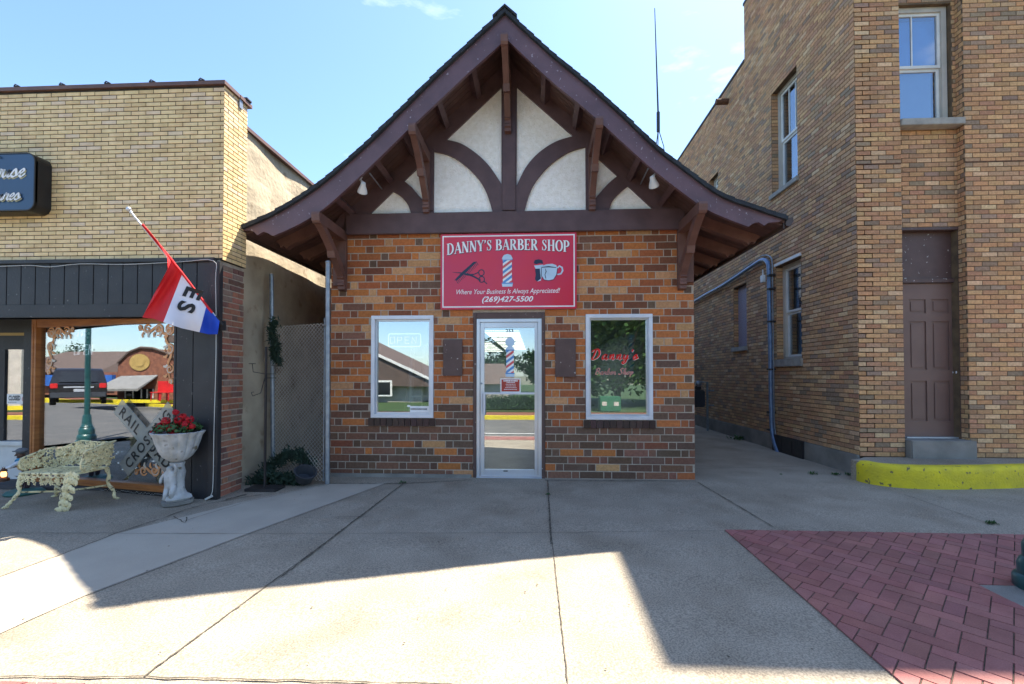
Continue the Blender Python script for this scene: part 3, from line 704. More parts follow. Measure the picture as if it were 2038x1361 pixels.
# gutters
for prof, s in ((TL, -1), (TR, 1)):
    ex, ez = prof[-1]; m = MB(); x0 = ex-s*.005; a = .085
    pr = [(x0, ez-.01), (x0+s*.0, ez-.10), (x0+s*.05, ez-.11), (x0+s*a, ez-.06), (x0+s*a, ez-.005), (x0+s*(a-.008), ez-.005), (x0+s*(a-.01), ez-.055), (x0+s*.05, ez-.10), (x0+s*.008, ez-.092), (x0+s*.008, ez-.01)]
    if s < 0: pr = [(p[0]+.03, p[1]) for p in pr]
    m.plate([pr], lambda u, v, d: (u, d, v), YB+.02, YE); m.plate([pr[:5]], lambda u, v, d: (u, d, v), YB+.012, YB+.019)
    m.box(min(x0-s*.02, x0-s*.005), max(x0-s*.02, x0-s*.005), YB+.03, YE, ez-.13, ez-.045)
    m.build('gutter', 'gutter_dark', shop)
# ---- windows
def shop_window(r, open_sign):
    x0, x1, z0, z1 = r; g = .003
    m = MB(); fw = .055; yo = YF-.018
    for a in ((x0+g, x1-g, z0+g, z0+fw), (x0+g, x1-g, z1-fw, z1-g)): m.bevbox(a[0], a[1], yo, YF+.03, a[2], a[3], .004)
    for a in ((x0+g, x0+fw), (x1-fw, x1-g)): m.bevbox(a[0], a[1], yo+.001, YF+.03, z0+fw-.001, z1-fw+.001, .004)
    for k in range(3):
        for xx in (x0+.028, x1-.028): m.ball((xx, yo, z0+.12+(z1-z0-.24)*k/2), .006)
        for zz in (z0+.028, z1-.028): m.ball((x0+.12+(x1-x0-.24)*k/2, yo, zz), .006)
    w = m.build('window', 'alu_white', shop)
    m = MB(); f2 = fw+.022
    m.box(x0+fw, x1-fw, YF+.031, YF+.09, z0+fw-.03, z0+f2); m.box(x0+fw, x1-fw, YF+.031, YF+.09, z1-f2, z1-fw+.03)
    m.box(x0+fw-.03, x0+f2, YF+.031, YF+.09, z0+f2+.001, z1-f2-.001); m.box(x1-f2, x1-fw+.03, YF+.031, YF+.09, z0+f2+.001, z1-f2-.001)
    m.build('frame', 'aluminium', w)
    m = MB(); m.box(x0+f2-.01, x1-f2+.01, YF+.055, YF+.061, z0+f2-.01, z1-f2+.01); m.build('pane', 'glass_shop', w)
    return w
w1 = shop_window(wL, 1); w2 = shop_window(wR, 0)
fnY = lambda X, Z, Y, dd=.0004: (lambda u, v, k=0: (X+u, Y-dd*k, Z+v))
# window lettering on the right pane
a = aY(1176, 712, YF+.05); b = aY(1283, 712, YF+.05)
for nm, mt, dy in (('lettering_edge', 'sign_white', 0), ('lettering', 'script_red', .008)):
    m = MB(); f = lambda u, v, k=0, dy=dy: (a.x+u+(.004 if dy == 0 else 0), YF+.050-dy-.0003*k, a.z+v-.02-(.004 if dy == 0 else 0)+u*.0)
    script(m, "Danny's", .0, 0, .14, f, pen=.19 if dy else .22, track=1.28); m.build(nm, mt, w2)
m = MB(); c = aY(1184, 745, YF+.05); script(m, 'Barber Shop', 0, 0, .085, lambda u, v, k=0: (c.x+u, YF+.045-.0003*k, c.z+v), pen=.19, track=1.1); m.build('lettering', 'script_pink', w2)
# small decal strip low in the left pane
r = rectY(816, 808, 855, 820, YF+.05); m = MB(); m.box(r[0], r[1], YF+.050, YF+.053, r[2], r[3]); m.ball(((r[0]-.02), YF+.052, r[3]), .02, sc=(1.2, .1, .8)); m.build('decal', 'sign_white', w1)
m = MB(); add_text(m, 'PRIVATE PARKING', lambda u, v: ((r[0]+r[1])/2+u, YF+.049, (r[2]+r[3])/2+v), width=(r[1]-r[0])*.9); 
m = MB(); 
for i in range(14): m.box(r[0]+.01+i*.017, r[0]+.02+i*.017, YF+.0485, YF+.0495, r[2]+.03, r[3]-.03)
m.build('decal_print', 'ink', w1)
# ---- door
x0, x1, z0, z1 = dR; jw = .045
m = MB(); m.bevbox(x0+.003, x0+jw, YF-.012, YF+.12, z0, z1-.003, .004); m.bevbox(x1-jw, x1-.003, YF-.012, YF+.12, z0, z1-.003, .004); m.bevbox(x0+jw+.001, x1-jw-.001, YF-.012, YF+.12, z1-.085, z1-.003, .004)
m.build('door_surround', 'trim_brown', shop)
fx0, fx1, fz1 = x0+jw+.001, x1-jw-.001, z1-.087
m = MB(); t = .045
m.bevbox(fx0, fx0+t, YF+.0, YF+.10, .012, fz1, .003); m.bevbox(fx1-t*1.1, fx1, YF+.0, YF+.10, .012, fz1, .003); m.bevbox(fx0+t+.001, fx1-t*1.1-.001, YF+.002, YF+.10, fz1-.045, fz1, .003)
m.box(fx0, fx1, YF-.03, YF+.12, .001, .011)
m.build('door_frame', 'aluminium', shop)
dx0, dx1, dz0, dz1 = fx0+t+.004, fx1-t*1.1-.004, .016, fz1-.049
gx0, gx1 = aY(964, 800, YF+.03).x, aY(1064, 800, YF+.03).x; gz0, gz1 = aY(1000, 934, YF+.03).z, aY(1000, 652, YF+.03).z
m = MB(); m.bevbox(dx0, gx0, YF+.022, YF+.062, dz0, dz1, .004); m.bevbox(gx1, dx1, YF+.022, YF+.062, dz0, dz1, .004); m.bevbox(gx0+.001, gx1-.001, YF+.023, YF+.061, dz0, gz0, .003); m.bevbox(gx0+.001, gx1-.001, YF+.023, YF+.061, gz1, dz1, .003)
door = m.build('door', 'aluminium', shop)
m = MB(); m.box(gx0-.008, gx1+.008, YF+.040, YF+.046, gz0-.008, gz1+.008); m.build('pane', 'glass_door', door)
zr = aY(1000, 783, YF).z; m = MB(); m.bevbox(gx0-.05, gx1, YF-.01, YF+.012, zr-.012, zr+.014, .003)
xh = aY(959, 800, YF).x; m.bevbox(xh-.008, xh+.008, YF-.03, YF-.012, aY(0, 819, YF).z, zr+.012, .003); m.bevbox(xh+.024, xh+.05, YF-.03, YF-.0105, aY(0, 819, YF).z, zr+.012, .004)
m.bevbox(xh-.008, xh+.05, YF-.029, YF-.01, aY(0, 819, YF).z-.02, aY(0, 819, YF).z, .004); m.build('handle', 'alu_white', door)
m = MB(); c = aY(958, 763, YF); m.lathe([(0, .0), (.014, .0), (.014, .008), (.006, .012), (0, .012)], (c.x, YF+.022, c.z), 12, axis=Matrix.Rotation(math.radians(90), 3, 'X')); m.build('lock', 'steel_galv', door)
m = MB(); c = aY(1006, 938, YF); m.box(c.x-.03, c.x+.03, YF+.018, YF+.021, c.z-.006, c.z+.008); m.build('mail_label', 'ink', door)
m = MB(); c = aY(1014, 658, YF+.03); add_text(m, '253', lambda u, v: (c.x+u, YF+.036, c.z+v), height=.048, bold=.02, width=.105); m.build('house_number', 'ink', door)
# barber pole decal on the door glass
def pole_decal(parent, cx, z0, z1, w, Y, ball=True, d=.0008):
    hw = w/2; H_ = z1-z0
    m = MB(); m.box(cx-hw, cx+hw, Y-d, Y, z0+H_*.13, z1); m.build('pole_white', 'sign_white', parent)
    mB = MB(); mR = MB(); n = 4
    zc0, zc1 = z0+H_*.14, z1-H_*.01; per = (zc1-zc0)/(n*.5+.2)/2*1.0; slope = w*.75
    k = 0; z = zc0-slope
    while z < zc1:
        P = [(cx-hw, z), (cx+hw, z+slope), (cx+hw, z+slope+per*.55), (cx-hw, z+per*.55)]
        P = clip_poly(P, lambda p: p[1]-zc0); P = clip_poly(P, lambda p: zc1-p[1]) if len(P) > 2 else P
        if len(P) > 2: (mB if k % 2 else mR).add([(p[0], Y-d*2, p[1]) for p in P], [tuple(range(len(P)))])
        z += per; k += 1
    mB.build('pole_blue', 'sign_blue', parent); mR.build('pole_red', 'sign_rose', parent)
    m = MB(); m.box(cx-hw*1.25, cx+hw*1.25, Y-d*3, Y-d*2.2, z0+H_*.11, z0+H_*.15); m.build('pole_band', 'sign_blue', parent); m = MB(); m.box(cx-hw*1.15, cx+hw*1.15, Y-d*3, Y-d*2.2, z1-.006, z1+.012); m.build('pole_band', 'sign_blue', parent)
    m = MB(); m.add([(cx-hw*1.1, Y-d, z0), (cx+hw*1.1, Y-d, z0), (cx+hw*1.2, Y-d, z0+H_*.108), (cx-hw*1.2, Y-d, z0+H_*.108)], [(0, 1, 2, 3)]); m.build('pole_foot', 'sign_lightblue', parent); m = MB()
    m.add([(cx-hw*1.25, Y-d, z1+.013), (cx+hw*1.25, Y-d, z1+.013), (cx+hw*.6, Y-d, z1+.055), (cx-hw*.6, Y-d, z1+.055)], [(0, 1, 2, 3)])
    if ball:
        n = 24; R_ = w*.62; c = (cx, z1+.055+R_*.92); m.add([(c[0]+R_*math.cos(6.2832*i/n), Y-d*1.4, c[1]+R_*math.sin(6.2832*i/n)) for i in range(n)], [tuple(range(n))])
    m.build('pole_cap', 'sign_lightblue', parent)
c = aY(1015, 750, YF+.03); c1 = aY(1015, 697, YF+.03); dec = door
pole_decal(door, c.x, c.z, c1.z, .105, YF+.0375)
r = rectY(996, 753, 1036, 781, YF+.03); m = MB(); m.box(r[0], r[1], YF+.034, YF+.037, r[2], r[3]); m.build('notice', 'sign_white', door)
m = MB(); m.box(r[0]+.014, r[1]-.014, YF+.032, YF+.0335, r[2]+.014, r[3]-.014); m.build('notice_print', 'notice_red', door)
m = MB()
for i, (w, h) in enumerate(((.8, .022), (.45, .01), (.55, .007), (.5, .007), (.6, .007), (.75, .008))):
    zz = r[3]-.032-i*.024; cx = (r[0]+r[1])/2; x = cx-w*.12
    while x < cx+w*.12: k = random.uniform(.006, .02); m.box(x, x+k, YF+.031, YF+.0315, zz-h/2, zz+h/2); x += k+.005
m.build('notice_lines', 'sign_white', door)
# blank brown panels on the piers
for q in ((882, 675, 920, 748), (1105, 674, 1146, 750)):
    r = rectY(*q, YF-.03); m = MB(); m.bevbox(r[0], r[1], YF-.032, YF-.007, r[2], r[3], .004)
    for xx in (r[0]+.03, r[1]-.03): m.ball((xx, YF-.032, (r[2]+r[3])/2+.2), .005); m.ball((xx, YF-.032, (r[2]+r[3])/2-.2), .005)
    m.build('blank_panel', 'trim_brown', shop)
# room behind the glass
m = MB(); m.box(XL+.14, XR-.14, YF+12.4, YF+12.5, 0, 2.35); m.box(XL+.131, XL+.139, YF+.2, YF+12.39, 0, 2.35); m.box(XR-.139, XR-.131, YF+.2, YF+12.39, 0, 2.35)
m.box(XL+.14, dR[0]-.25, YF+1.6, YF+1.65, 0, 2.34)
m.build('interior_wall', 'room_wall', shop)
m = MB(); m.box(XL+.14, XR-.14, YF+.14, YF+12.39, .002, .01); m.build('interior_floor', 'room_floor', shop)
m = MB(); m.box(XL+.14, XR-.14, YF+.14, YF+12.39, 2.36, 2.4); m.build('interior_ceiling', 'room_wall', shop)
for (xa, xb, ya, yb) in ((-1.1, -.35, 3.4, 10.6), (-2.1, -1.3, 6.6, 12.0), (.5, 1.1, 3.4, 8.0)):
    m = MB(); m.box(xa, xb, YF+ya, YF+yb, 2.342, 2.352); c = m.build('ceiling_light', 'light_panel', shop)
    m = MB(); y = YF+ya
    while y < YF+yb+.01: m.box(xa-.01, xb+.01, y-.03, y+.03, 2.325, 2.341); y += (yb-ya)/5
    m.build('louvre', 'room_wall', c)
# ================================================================== things on and in the shop
r = rectY(877, 466, 1148, 614, YF-.05)
sign = thing('shop_sign', 'crimson sign board above the door with white lettering, scissors, striped pole and mug', 'sign', ((r[0]+r[1])/2, YF-.01, r[2]))
sx, sz = (r[0]+r[1])/2, (r[2]+r[3])/2; SW, SH = r[1]-r[0], r[3]-r[2]; YS = YF-.05
m = MB(); m.bevbox(r[0], r[1], YS, YF-.008, r[2], r[3], .003); m.build('board', 'sign_red', sign)
m = MB(); i1, i2 = .026, .043
def ring(m, i1, i2, Y):
    a = [(r[0]+i1, r[2]+i1), (r[1]-i1, r[2]+i1), (r[1]-i1, r[3]-i1), (r[0]+i1, r[3]-i1)]; b = [(r[0]+i2, r[2]+i2), (r[1]-i2, r[2]+i2), (r[1]-i2, r[3]-i2), (r[0]+i2, r[3]-i2)]
    m.plate([a, b], planeY(Y), 0, 0)
ring(m, i1, i2, YS-.001); m.build('border', 'sign_white', sign)
U = SW/1790.0                                                      # zoomed sign units
def sg(px, py): return (r[0]+(px-115)*U*1.0, r[3]-(py-95)*(SH/985.0))
txt = 'DANNY’S BARBER SHOP'; adv = []; tot = 0
for ch in txt: g, a_ = serif_glyph(ch); adv.append(tot); tot += a_
xa, xb = sg(198, 0)[0], sg(1812, 0)[0]; sc = (xb-xa)/tot
def warp(x, v, dy, k, ox=0, oy=0):
    t = (x-sx)/(SW/2); base = sg(0, 326)[1]+.012-.073*abs(t)**2.0*(1 if t < 0 else .72); hgt = .146+.012*abs(t)
    return (x+ox, YS-dy-.00012*k, base+v*hgt+oy)
for nm, mt, ox, oy, dy, ex in (('title_shadow', 'sign_navy', .004, -.005, .0012, 1.25), ('title', 'sign_white', 0, 0, .005, 1.0)):
    m = MB(); k = 0
    for ch, x0_ in zip(txt, adv):
        g, a_ = serif_glyph(ch)
        for pts, ws in g:
            ww = [w*ex for w in ws]; ribbon(m, pts, ww, (lambda u, v, kk, X=x0_: warp(xa+(X+u)*sc, v, dy, kk, ox, oy)), k % 16); k += 1
    m.build(nm, mt, sign)
m = MB(); c = sg(1008, 858); add_text(m, 'Where Your Business Is Always Appreciated!', lambda u, v: (c[0]+u, YS-.002, c[1]+v+u*.008), width=sg(1685, 0)[0]-sg(325, 0)[0], shear=.3, bold=.004, height=.088); m.build('slogan', 'sign_white', sign)
m = MB(); c = sg(1003, 960); add_text(m, '(269)427-5500', lambda u, v: (c[0]+u, YS-.002, c[1]+v), width=sg(1340, 0)[0]-sg(668, 0)[0], shear=.28, bold=.022, height=.10); m.build('phone_number', 'sign_white', sign)
# comb and scissors
def sgf(Y): return lambda u, v, k=0: (sg(u, v)[0], Y-.00015*k, sg(u, v)[1])
m = MB(); f = sgf(YS-.002)
def poly(pts, f=f, k=0): t = tessellate_polygon([[Vector((*p, 0)) for p in pts]]); m.add([f(p[0], p[1], k) for p in pts], [tuple(q) for q in t])
poly([(395, 600), (555, 462), (600, 458), (440, 612), (330, 705), (300, 700)])
for i in range(17):
    t = i/16; x = 325+t*265; y = 700-t*238; ribbon(m, [(x, y), (x+26, y+44)], 7, f, 1)
ribbon(m, [(275, 595), (380, 605), (480, 632), (560, 625), (620, 600)], [3, 14, 22, 14, 14], f, 2); ribbon(m, [(395, 620), (480, 622), (560, 655), (630, 695), (650, 705)], [6, 24, 22, 18, 18], f, 3)
for cx, cy in ((658, 605), (662, 692)):
    ribbon(m, [(cx+36*math.cos(a*.2618), cy+38*math.sin(a*.2618)) for a in range(25)], 13, f, 4)
ribbon(m, [(690, 715), (732, 752)], 14, f, 5); m.build('comb_and_scissors', 'sign_navy', sign)
# pole
c0 = sg(1000, 790); c1_ = sg(1000, 440); pole_decal(sign, c0[0], c0[1], c1_[1], .125*U*1000/1.0*.95, YS-.0015, ball=False, d=.0006)
m = MB(); poly([(938, 440), (935, 410), (955, 380), (1000, 366), (1045, 380), (1063, 410), (1060, 440)], sgf(YS-.005)); m.build('pole_dome', 'sign_lightblue', sign)
# mug and brush
m = MB(); poly([(1440, 545), (1470, 520), (1520, 504), (1590, 500), (1640, 520), (1650, 560), (1640, 640), (1600, 700), (1540, 712), (1480, 702), (1445, 650)], sgf(YS-.002))
ribbon(m, [(1650, 560), (1680, 530), (1715, 550), (1722, 590), (1700, 630), (1655, 640)], [18, 20, 22, 22, 20, 16], sgf(YS-.002), 1)
poly([(1350, 520), (1470, 510), (1465, 540), (1440, 560), (1450, 640), (1440, 715), (1390, 728), (1420, 640), (1370, 560)], sgf(YS-.0024)); m.build('mug', 'sign_lightblue', sign)
m = MB(); poly([(1345, 490), (1360, 450), (1410, 438), (1460, 455), (1470, 500), (1420, 492), (1380, 505)], sgf(YS-.0034)); poly([(1362, 562), (1425, 560), (1430, 620), (1440, 690), (1390, 728), (1362, 700), (1372, 640)], sgf(YS-.0034))
ribbon(m, [(1445, 545), (1540, 538), (1640, 550)], [8, 16, 8], sgf(YS-.0034)); ribbon(m, [(1495, 560), (1508, 600), (1492, 640), (1505, 690)], [4, 12, 8, 10], sgf(YS-.0034), 1)
ribbon(m, [(1445, 550), (1445, 650), (1480, 706), (1540, 718), (1605, 706), (1645, 640), (1655, 555)], 8, sgf(YS-.0034), 2); m.build('mug_outline', 'sign_navy', sign)
# flood lights under the barge board
for px, py, s, lb in ((722, 374, -1, 'white cone flood light under the left slope of the gable'), (1300, 362, 1, 'white cone flood light under the right slope of the gable')):
    c = aY(px, py, YB+.12); t = thing('flood_light', lb, 'flood light', c, 'flood lights under the gable')
    ax = Matrix.Rotation(math.radians(-25*s), 3, 'Y') @ Matrix.Rotation(math.radians(38), 3, 'X')
    m = MB(); m.lathe([(.012, .075), (.028, .07), (.034, .03), (.058, -.03), (.062, -.06), (.055, -.06), (.03, -.02)], c, 16, axis=ax); m.build('shade', 'flood_white', t, smooth=True)
    m = MB(); m.tube([c+ax @ Vector((0, 0, .07)), c+Vector((-.03*s*-1, .0, .10)), c+Vector((.04*s, .02, .15))], .012, 8); m.ball(c+Vector((.04*s, .02, .15)), .028, sc=(1, 1, .7)); m.build('mount', 'flood_white', t)
for a, b, lb in (((736, 345), (760, 376), 'thin grey rod under the left slope near the flood light'), ((1290, 335), (1275, 366), 'thin grey rod under the right slope near the flood light')):
    p = aY(*a, YB+.10); q = aY(*b, YF-.05); m = MB(); m.tube([p, q], .009, 6); tag(m.build('conduit', 'steel_galv', loc=p), lb, 'conduit')
# neon OPEN in the left window
c = aY(803, 677, YF+.2); neon = thing('open_sign', 'neon sign reading OPEN inside the left window of the small brick shop', 'sign', c)
m = MB(); m2 = MB()
rr = lambda w, h, rd, n=5: [(sx_*(w-rd)+rd*math.cos(a), sy_*(h-rd)+rd*math.sin(a)) for sx_, sy_, a0 in ((1, 1, 0), (-1, 1, 90), (-1, -1, 180), (1, -1, 270)) for a in [math.radians(a0+90*i/n) for i in range(n+1)]]
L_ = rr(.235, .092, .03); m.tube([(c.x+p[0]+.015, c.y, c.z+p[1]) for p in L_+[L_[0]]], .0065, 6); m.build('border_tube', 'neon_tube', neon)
for ch, x in (('O', -.16), ('P', -.055), ('E', .055), ('N', .16)):
    S_ = {'O': [[(-.03, -.04), (-.035, .04), (.03, .045), (.035, -.04), (-.03, -.045)]], 'P': [[(-.03, -.045), (-.03, .045), (.03, .04), (.03, .0), (-.03, .0)]], 'E': [[(.03, .045), (-.03, .045), (-.03, -.045), (.03, -.045)], [(-.03, 0), (.022, 0)]], 'N': [[(-.03, -.045), (-.03, .045), (.03, -.045), (.03, .045)]]}[ch]
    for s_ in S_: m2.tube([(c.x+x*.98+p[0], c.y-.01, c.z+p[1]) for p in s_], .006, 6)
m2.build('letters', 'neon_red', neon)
# step ladder inside the left window
c = aY(840, 800, YF+.55); lad = thing('step_ladder', 'silver aluminium step ladder leaning inside the left window', 'ladder', (c.x, YF+.55, .01))
m = MB(); top = Vector((c.x-.06, YF+.55, 1.85))
for s in (-.17, .17): m.beam((c.x+.05+s*1.3, YF+.45, .01), top+Vector((s*.5, 0, 0)), .035, .07)
m.build('rail', 'aluminium', lad); m = MB()
for i in range(6): t = (i+.7)/6.3; p = Vector((c.x+.05, YF+.45, .01)).lerp(top, t); w = .17*(1.3-.8*t); m.box(p.x-w, p.x+w, p.y-.04, p.y+.04, p.z-.012, p.z+.012)
m.build('step', 'aluminium', lad); m = MB()
for s in (-.17, .17): m.beam((c.x-.3+s, YF+.9, .01), top+Vector((s*.5, .03, 0)), .025, .03)
m.build('rear_leg', 'aluminium', lad)
# barber pole hanging in the right window
c = aY(1257, 745, YF+.35); ct = aY(1257, 668, YF+.35); bp = thing('barber_pole', 'blue and white striped barber pole hanging inside the right window', 'barber pole', (c.x, YF+.35, c.z))
m = MB(); m.lathe([(.001, 0), (.045, .005), (.055, .03), (.055, .06), (.04, .065)], c, 20); h = ct.z-c.z; m.lathe([(.04, h-.065), (.055, h-.06), (.055, h-.02), (.035, h+.02), (.001, h+.03)], c, 20); m.build('cap', 'sign_lightblue', bp, smooth=True)
m = MB(); m.lathe([(.042, .06), (.042, h-.06)], c, 20); m.build('cylinder', 'sign_white', bp, smooth=True)
m = MB(); n = 40
for k in range(2):
    vs = []
    for i in range(n+1):
        t = i/n; a = t*6.2832*2+k*3.1416; z = .06+t*(h-.15)
        for dz in (0, .03): vs.append((c.x+.0428*math.cos(a), c.y+.0428*math.sin(a), c.z+z+dz))
    m.add(vs, [(2*i, 2*i+2, 2*i+3, 2*i+1) for i in range(n)])
m.build('stripe', 'sign_blue', bp)
# ================================================================== LEFT BUILDING (antique store)
YL, XS = 5.12, -3.65
store = thing('brick_store', 'yellow brick store with black board storefront, angled display window and stuccoed side wall', 'building', (XS, YL, 0))
ZT = aY(447, 170, YL).z; ZK = aY(447, 517, YL).z
def ycol(u, z, w):
    r = random.random()
    if r < .10: return jit((.76, .58, .38), .05)
    if r < .35: return jit((.74, .53, .26), .06)
    return jit((.84, .62, .32), .06)
m = MB(); bricks(m, (-9, YL, 0), (1, 0, 0), (0, -1, 0), 9+XS, ZK+.02, ZT, .0505, (.183,), (0, .5), [], ycol, joint=.0075, proud=.004)
YR = 5.55
bricks(m, (XS, YL, 0), (0, 1, 0), (1, 0, 0), YR-YL, ZK-.0, ZT, .0505, (.183,), (.1, .6), [], ycol, joint=.0075, proud=.004)
m.build('upper_wall', 'brick_yellow', store, attr=True, fixn=False)
m = MB(); m.box(-9, XS, YL, YL+.2, ZK, ZT); m.box(XS-.2, XS, YL+.201, YR, ZK, ZT); m.build('mortar', 'mortar_dark', store)
def rcol(u, z, w):
    r = random.random(); return jit((.38, .16, .10), .2) if r < .6 else jit((.22, .11, .085), .2) if r < .85 else jit((.30, .20, .15), .15)
m = MB(); bricks(m, (XS-.03, YL+.02, 0), (0, 1, 0), (1, 0, 0), YR-YL-.02, -.02, ZK-.005, .072, (.2, .2, .1), (0, .4, .7, .15), [], rcol, joint=.014, proud=.010)
m.build('old_brick_pier', 'brick_face', store, attr=True, fixn=False)
m = MB(); m.box(XS-.25, XS-.03, YL+.0, YR, -.05, ZK-.004); m.build('pier_core', 'mortar_light', store)
XW = -3.83; ZW = aX(490, 262, XW).z
m = MB()
pts = [(XW, YR+.001), (XW, 24), (XW-.25, 24), (XW-.25, YR+.001)]
# stuccoed side wall with an uneven face
ny, nz = 90, 26
g = {}
for i in range(ny+1):
    for j in range(nz+1):
        y = YR+(24-YR)*(i/ny)**1.6; z = -.05+(ZW+.05)*j/nz; g[i, j] = (XW+.012*math.sin(y*3.1+z*2)+.008*math.sin(z*9+y*5), y, z)
for i in range(ny):
    for j in range(nz): m.quad(g[i, j], g[i+1, j], g[i+1, j+1], g[i, j+1])
m.box(XW-.3, XW-.03, YR, 24, -.05, ZW); m.build('side_wall', 'parge', store, smooth=True, fixn=False)
m = MB(); m.box(XW-.32, XW+.05, YR, 24, ZW+.001, ZW+.05); m.build('side_coping', 'coping', store)
m = MB(); m.box(-9, XS+.03, YL-.035, YL+.25, ZT+.001, ZT+.045); m.box(XS-.22, XS+.035, YL+.251, YR+.05, ZT+.001, ZT+.044)
m.build('coping', 'coping', store)
for px, py in ((35, 184), (125, 179), (215, 174), (304, 171), (402, 166)):
    p = aY(px, py, YL-.02); m = MB(); m.bevbox(p.x-.035, p.x+.03, YL-.04, YL+.03, ZT+.0455, ZT+.058, .004); m.tube([(p.x-.035, YL-.03, ZT+.055), (p.x, YL-.045, ZT+.068), (p.x+.04, YL-.03, ZT+.05)], .007, 6); m.build('coping_clip', 'black_metal', store)
p = Vector((XS+.03, YR-.03, ZT+.05)); m = MB(); m.bevbox(p.x-.05, p.x+.02, p.y-.05, p.y+.05, p.z, p.z+.03, .006); m.build('coping_clip', 'black_metal', store)
p = aX(478, 208, XS+.005); m = MB(); m.box(XS+.006, XS+.02, p.y-.03, p.y+.03, p.z-.05, p.z+.06); m.build('patch_plate', 'steel_galv', store)
# black boarded fascia
ZF0 = aY(200, 606, YL).z; ZF1 = aY(200, 632, YL).z
m = MB(); x = -9
while x < XS-.1:
    x2 = min(x+.181, XS-.095); m.bevbox(x+.004, x2-.004, YL-.030, YL-.005, ZF0, ZK-.03, .003); x = x2
m.box(-9, XS-.095, YL-.012, YL+.12, ZF1, ZK-.031)
m.build('fascia', 'siding_black', store)
m = MB(); m.bevbox(-9, XS-.06, YL-.06, YL-.001, ZK-.028, ZK+.018, .005); m.build('fascia_cap', 'siding_black', store)
m = MB(); m.bevbox(-9, XS-.095, YL-.045, YL+.1, ZF1, ZF0-.001, .005); m.build('fascia_rail', 'siding_black', store)
XA = aY(347, 800, YL).x
m = MB(); x = XA+.002; i = 0
xs = [XA+.002, aY(363, 0, YL).x, aY(396, 0, YL).x, aY(429, 0, YL).x]
for a, b in zip(xs, xs[1:]): m.bevbox(a+.003, b-.003, YL-.026, YL-.002, -.03, ZF1-.001, .003)
m.box(XA+.002, XS-.1, YL-.01, YL+.1, -.03, ZF1-.001)
m.build('siding', 'siding_black', store)
m = MB(); m.bevbox(xs[-1]+.002, XS-.0, YL-.05, YL+.02, -.03, ZK-.029, .005); m.build('corner_board', 'siding_black', store)
m = MB(); m.box(-9, XS-.2, YL+.05, YL+6, 3.0, 3.05); m.box(-9, -8.9, YL+.25, YL+6, 0, 3); m.box(-9, XS-.25, YL+5.9, YL+6, 0, 3); m.box(XW-.35, XW-.31, YL+.3, YL+5.9, 0, 3); m.box(-9, XW-.36, YL+.25, YL+5.9, -.01, .02); m.build('interior', 'room_dark', store)
# angled display window
AN = math.radians(12); Uw = Vector((math.cos(AN), -math.sin(AN), 0)); Nw = Vector((-math.sin(AN), -math.cos(AN), 0)); Aw = Vector((XA, YL+.035, 0))
def onW(px, py, off=0):
    d = ray(px, py); o = Aw-Nw*off; t = (o.x*Nw.x+o.y*Nw.y)/(d.x*Nw.x+d.y*Nw.y); return Vector((d.x*t, d.y*t, CH+d.z*t))
def wl(px, py, off=0): p = onW(px, py, off); return ((p-Aw).dot(Uw), p.z)
def fw_(u, v, d=0, k=0): return Aw+Uw*u+Vector((0, 0, v))+Nw*(d+.0003*k)
uL = wl(66, 800)[0]; zb = aY(345, 982, YL).z; zt = aY(345, 637, YL).z+.02
def pbox(m, u0, u1, v0, v1, d0, d1): m.plate([[(u0, v0), (u1, v0), (u1, v1), (u0, v1)]], lambda u, v, d: fw_(u, v, d), d0, d1)
m = MB(); fw2 = .085
pbox(m, uL, uL+fw2, zb, zt+.12, -.05, .03); pbox(m, uL+fw2*.45, uL+fw2*.5, zb, zt, .03, .036)
pbox(m, -.03, -.001, zb, zt, -.05, .02)
pbox(m, uL+fw2+.001, -.031, zb, zb+.075, -.05, .03); pbox(m, uL+fw2+.001, -.031, zb+.03, zb+.038, .03, .037); pbox(m, uL+fw2+.001, -.031, zt-.04, zt+.12, -.05, .025)
win = m.build('display_window', 'orange_wood', store)
m = MB(); pbox(m, uL+fw2-.01, -.02, zb+.07, zt-.03, -.03, -.022); m.build('pane', 'glass_store', win)
m = MB(); pbox(m, uL-.05, 0, -.06, zb-.001, -.08, .02); m.build('stall_riser', 'store_black', store)
m = MB()
for i in range(120):
    u = uL+(0-uL)*i/119; p = fw_(u, zb-.03+random.uniform(-.01, .01), .026); m.ball(p, .0045, 5, 4)
m.build('light_string', 'cable_white', store)
# entrance left of the window
pL = fw_(uL, 0); YD = pL.y+.12
m = MB(); x1 = pL.x-.0; xg = aY(62, 800, YD).x
zg0, zg1 = aY(30, 877, YD).z, aY(30, 695, YD).z
m.box(xg, x1, YD-.1, YD+.05, -.03, 2.35); m.box(-9, xg-.001, YD-.001, YD+.05, zg1, 2.35); m.box(-9, aY(8, 800, YD).x, YD, YD+.05, zg0, zg1-.001); m.build('entrance_frame', 'siding_black', store)
m = MB(); m.box(aY(8, 0, YD).x-.01, xg+.01, YD+.02, YD+.026, zg0-.01, zg1+.01); m.build('entrance_pane', 'glass_store', store)
m = MB(); r = rectY(0, 663, 62, 667, YD); m.box(-9, r[1], YD-.012, YD-.0015, r[2]-.004, r[3]+.004); m.build('gilt_strip', 'gold', store)
m = MB(); zc = aY(0, 975, YD).z; m.box(-9, xg-.002, YD-.02, YD+.02, zc, zg0-.005); m.bevbox(-9, xg-.002, YD-.05, YD-.021, zg0-.06, zg0-.004, .004); m.build('white_panel', 'paint_white', store)
r = rectY(13, 784, 55, 804, YD); m = MB(); m.box(r[0], r[1], YD+.006, YD+.01, r[2], r[3]); cs = m.build('closed_sign', 'sign_white', loc=((r[0]+r[1])/2, YD+.006, r[2]))
tag(cs, 'small white CLOSED sign in the entrance glass at the left edge', 'sign')
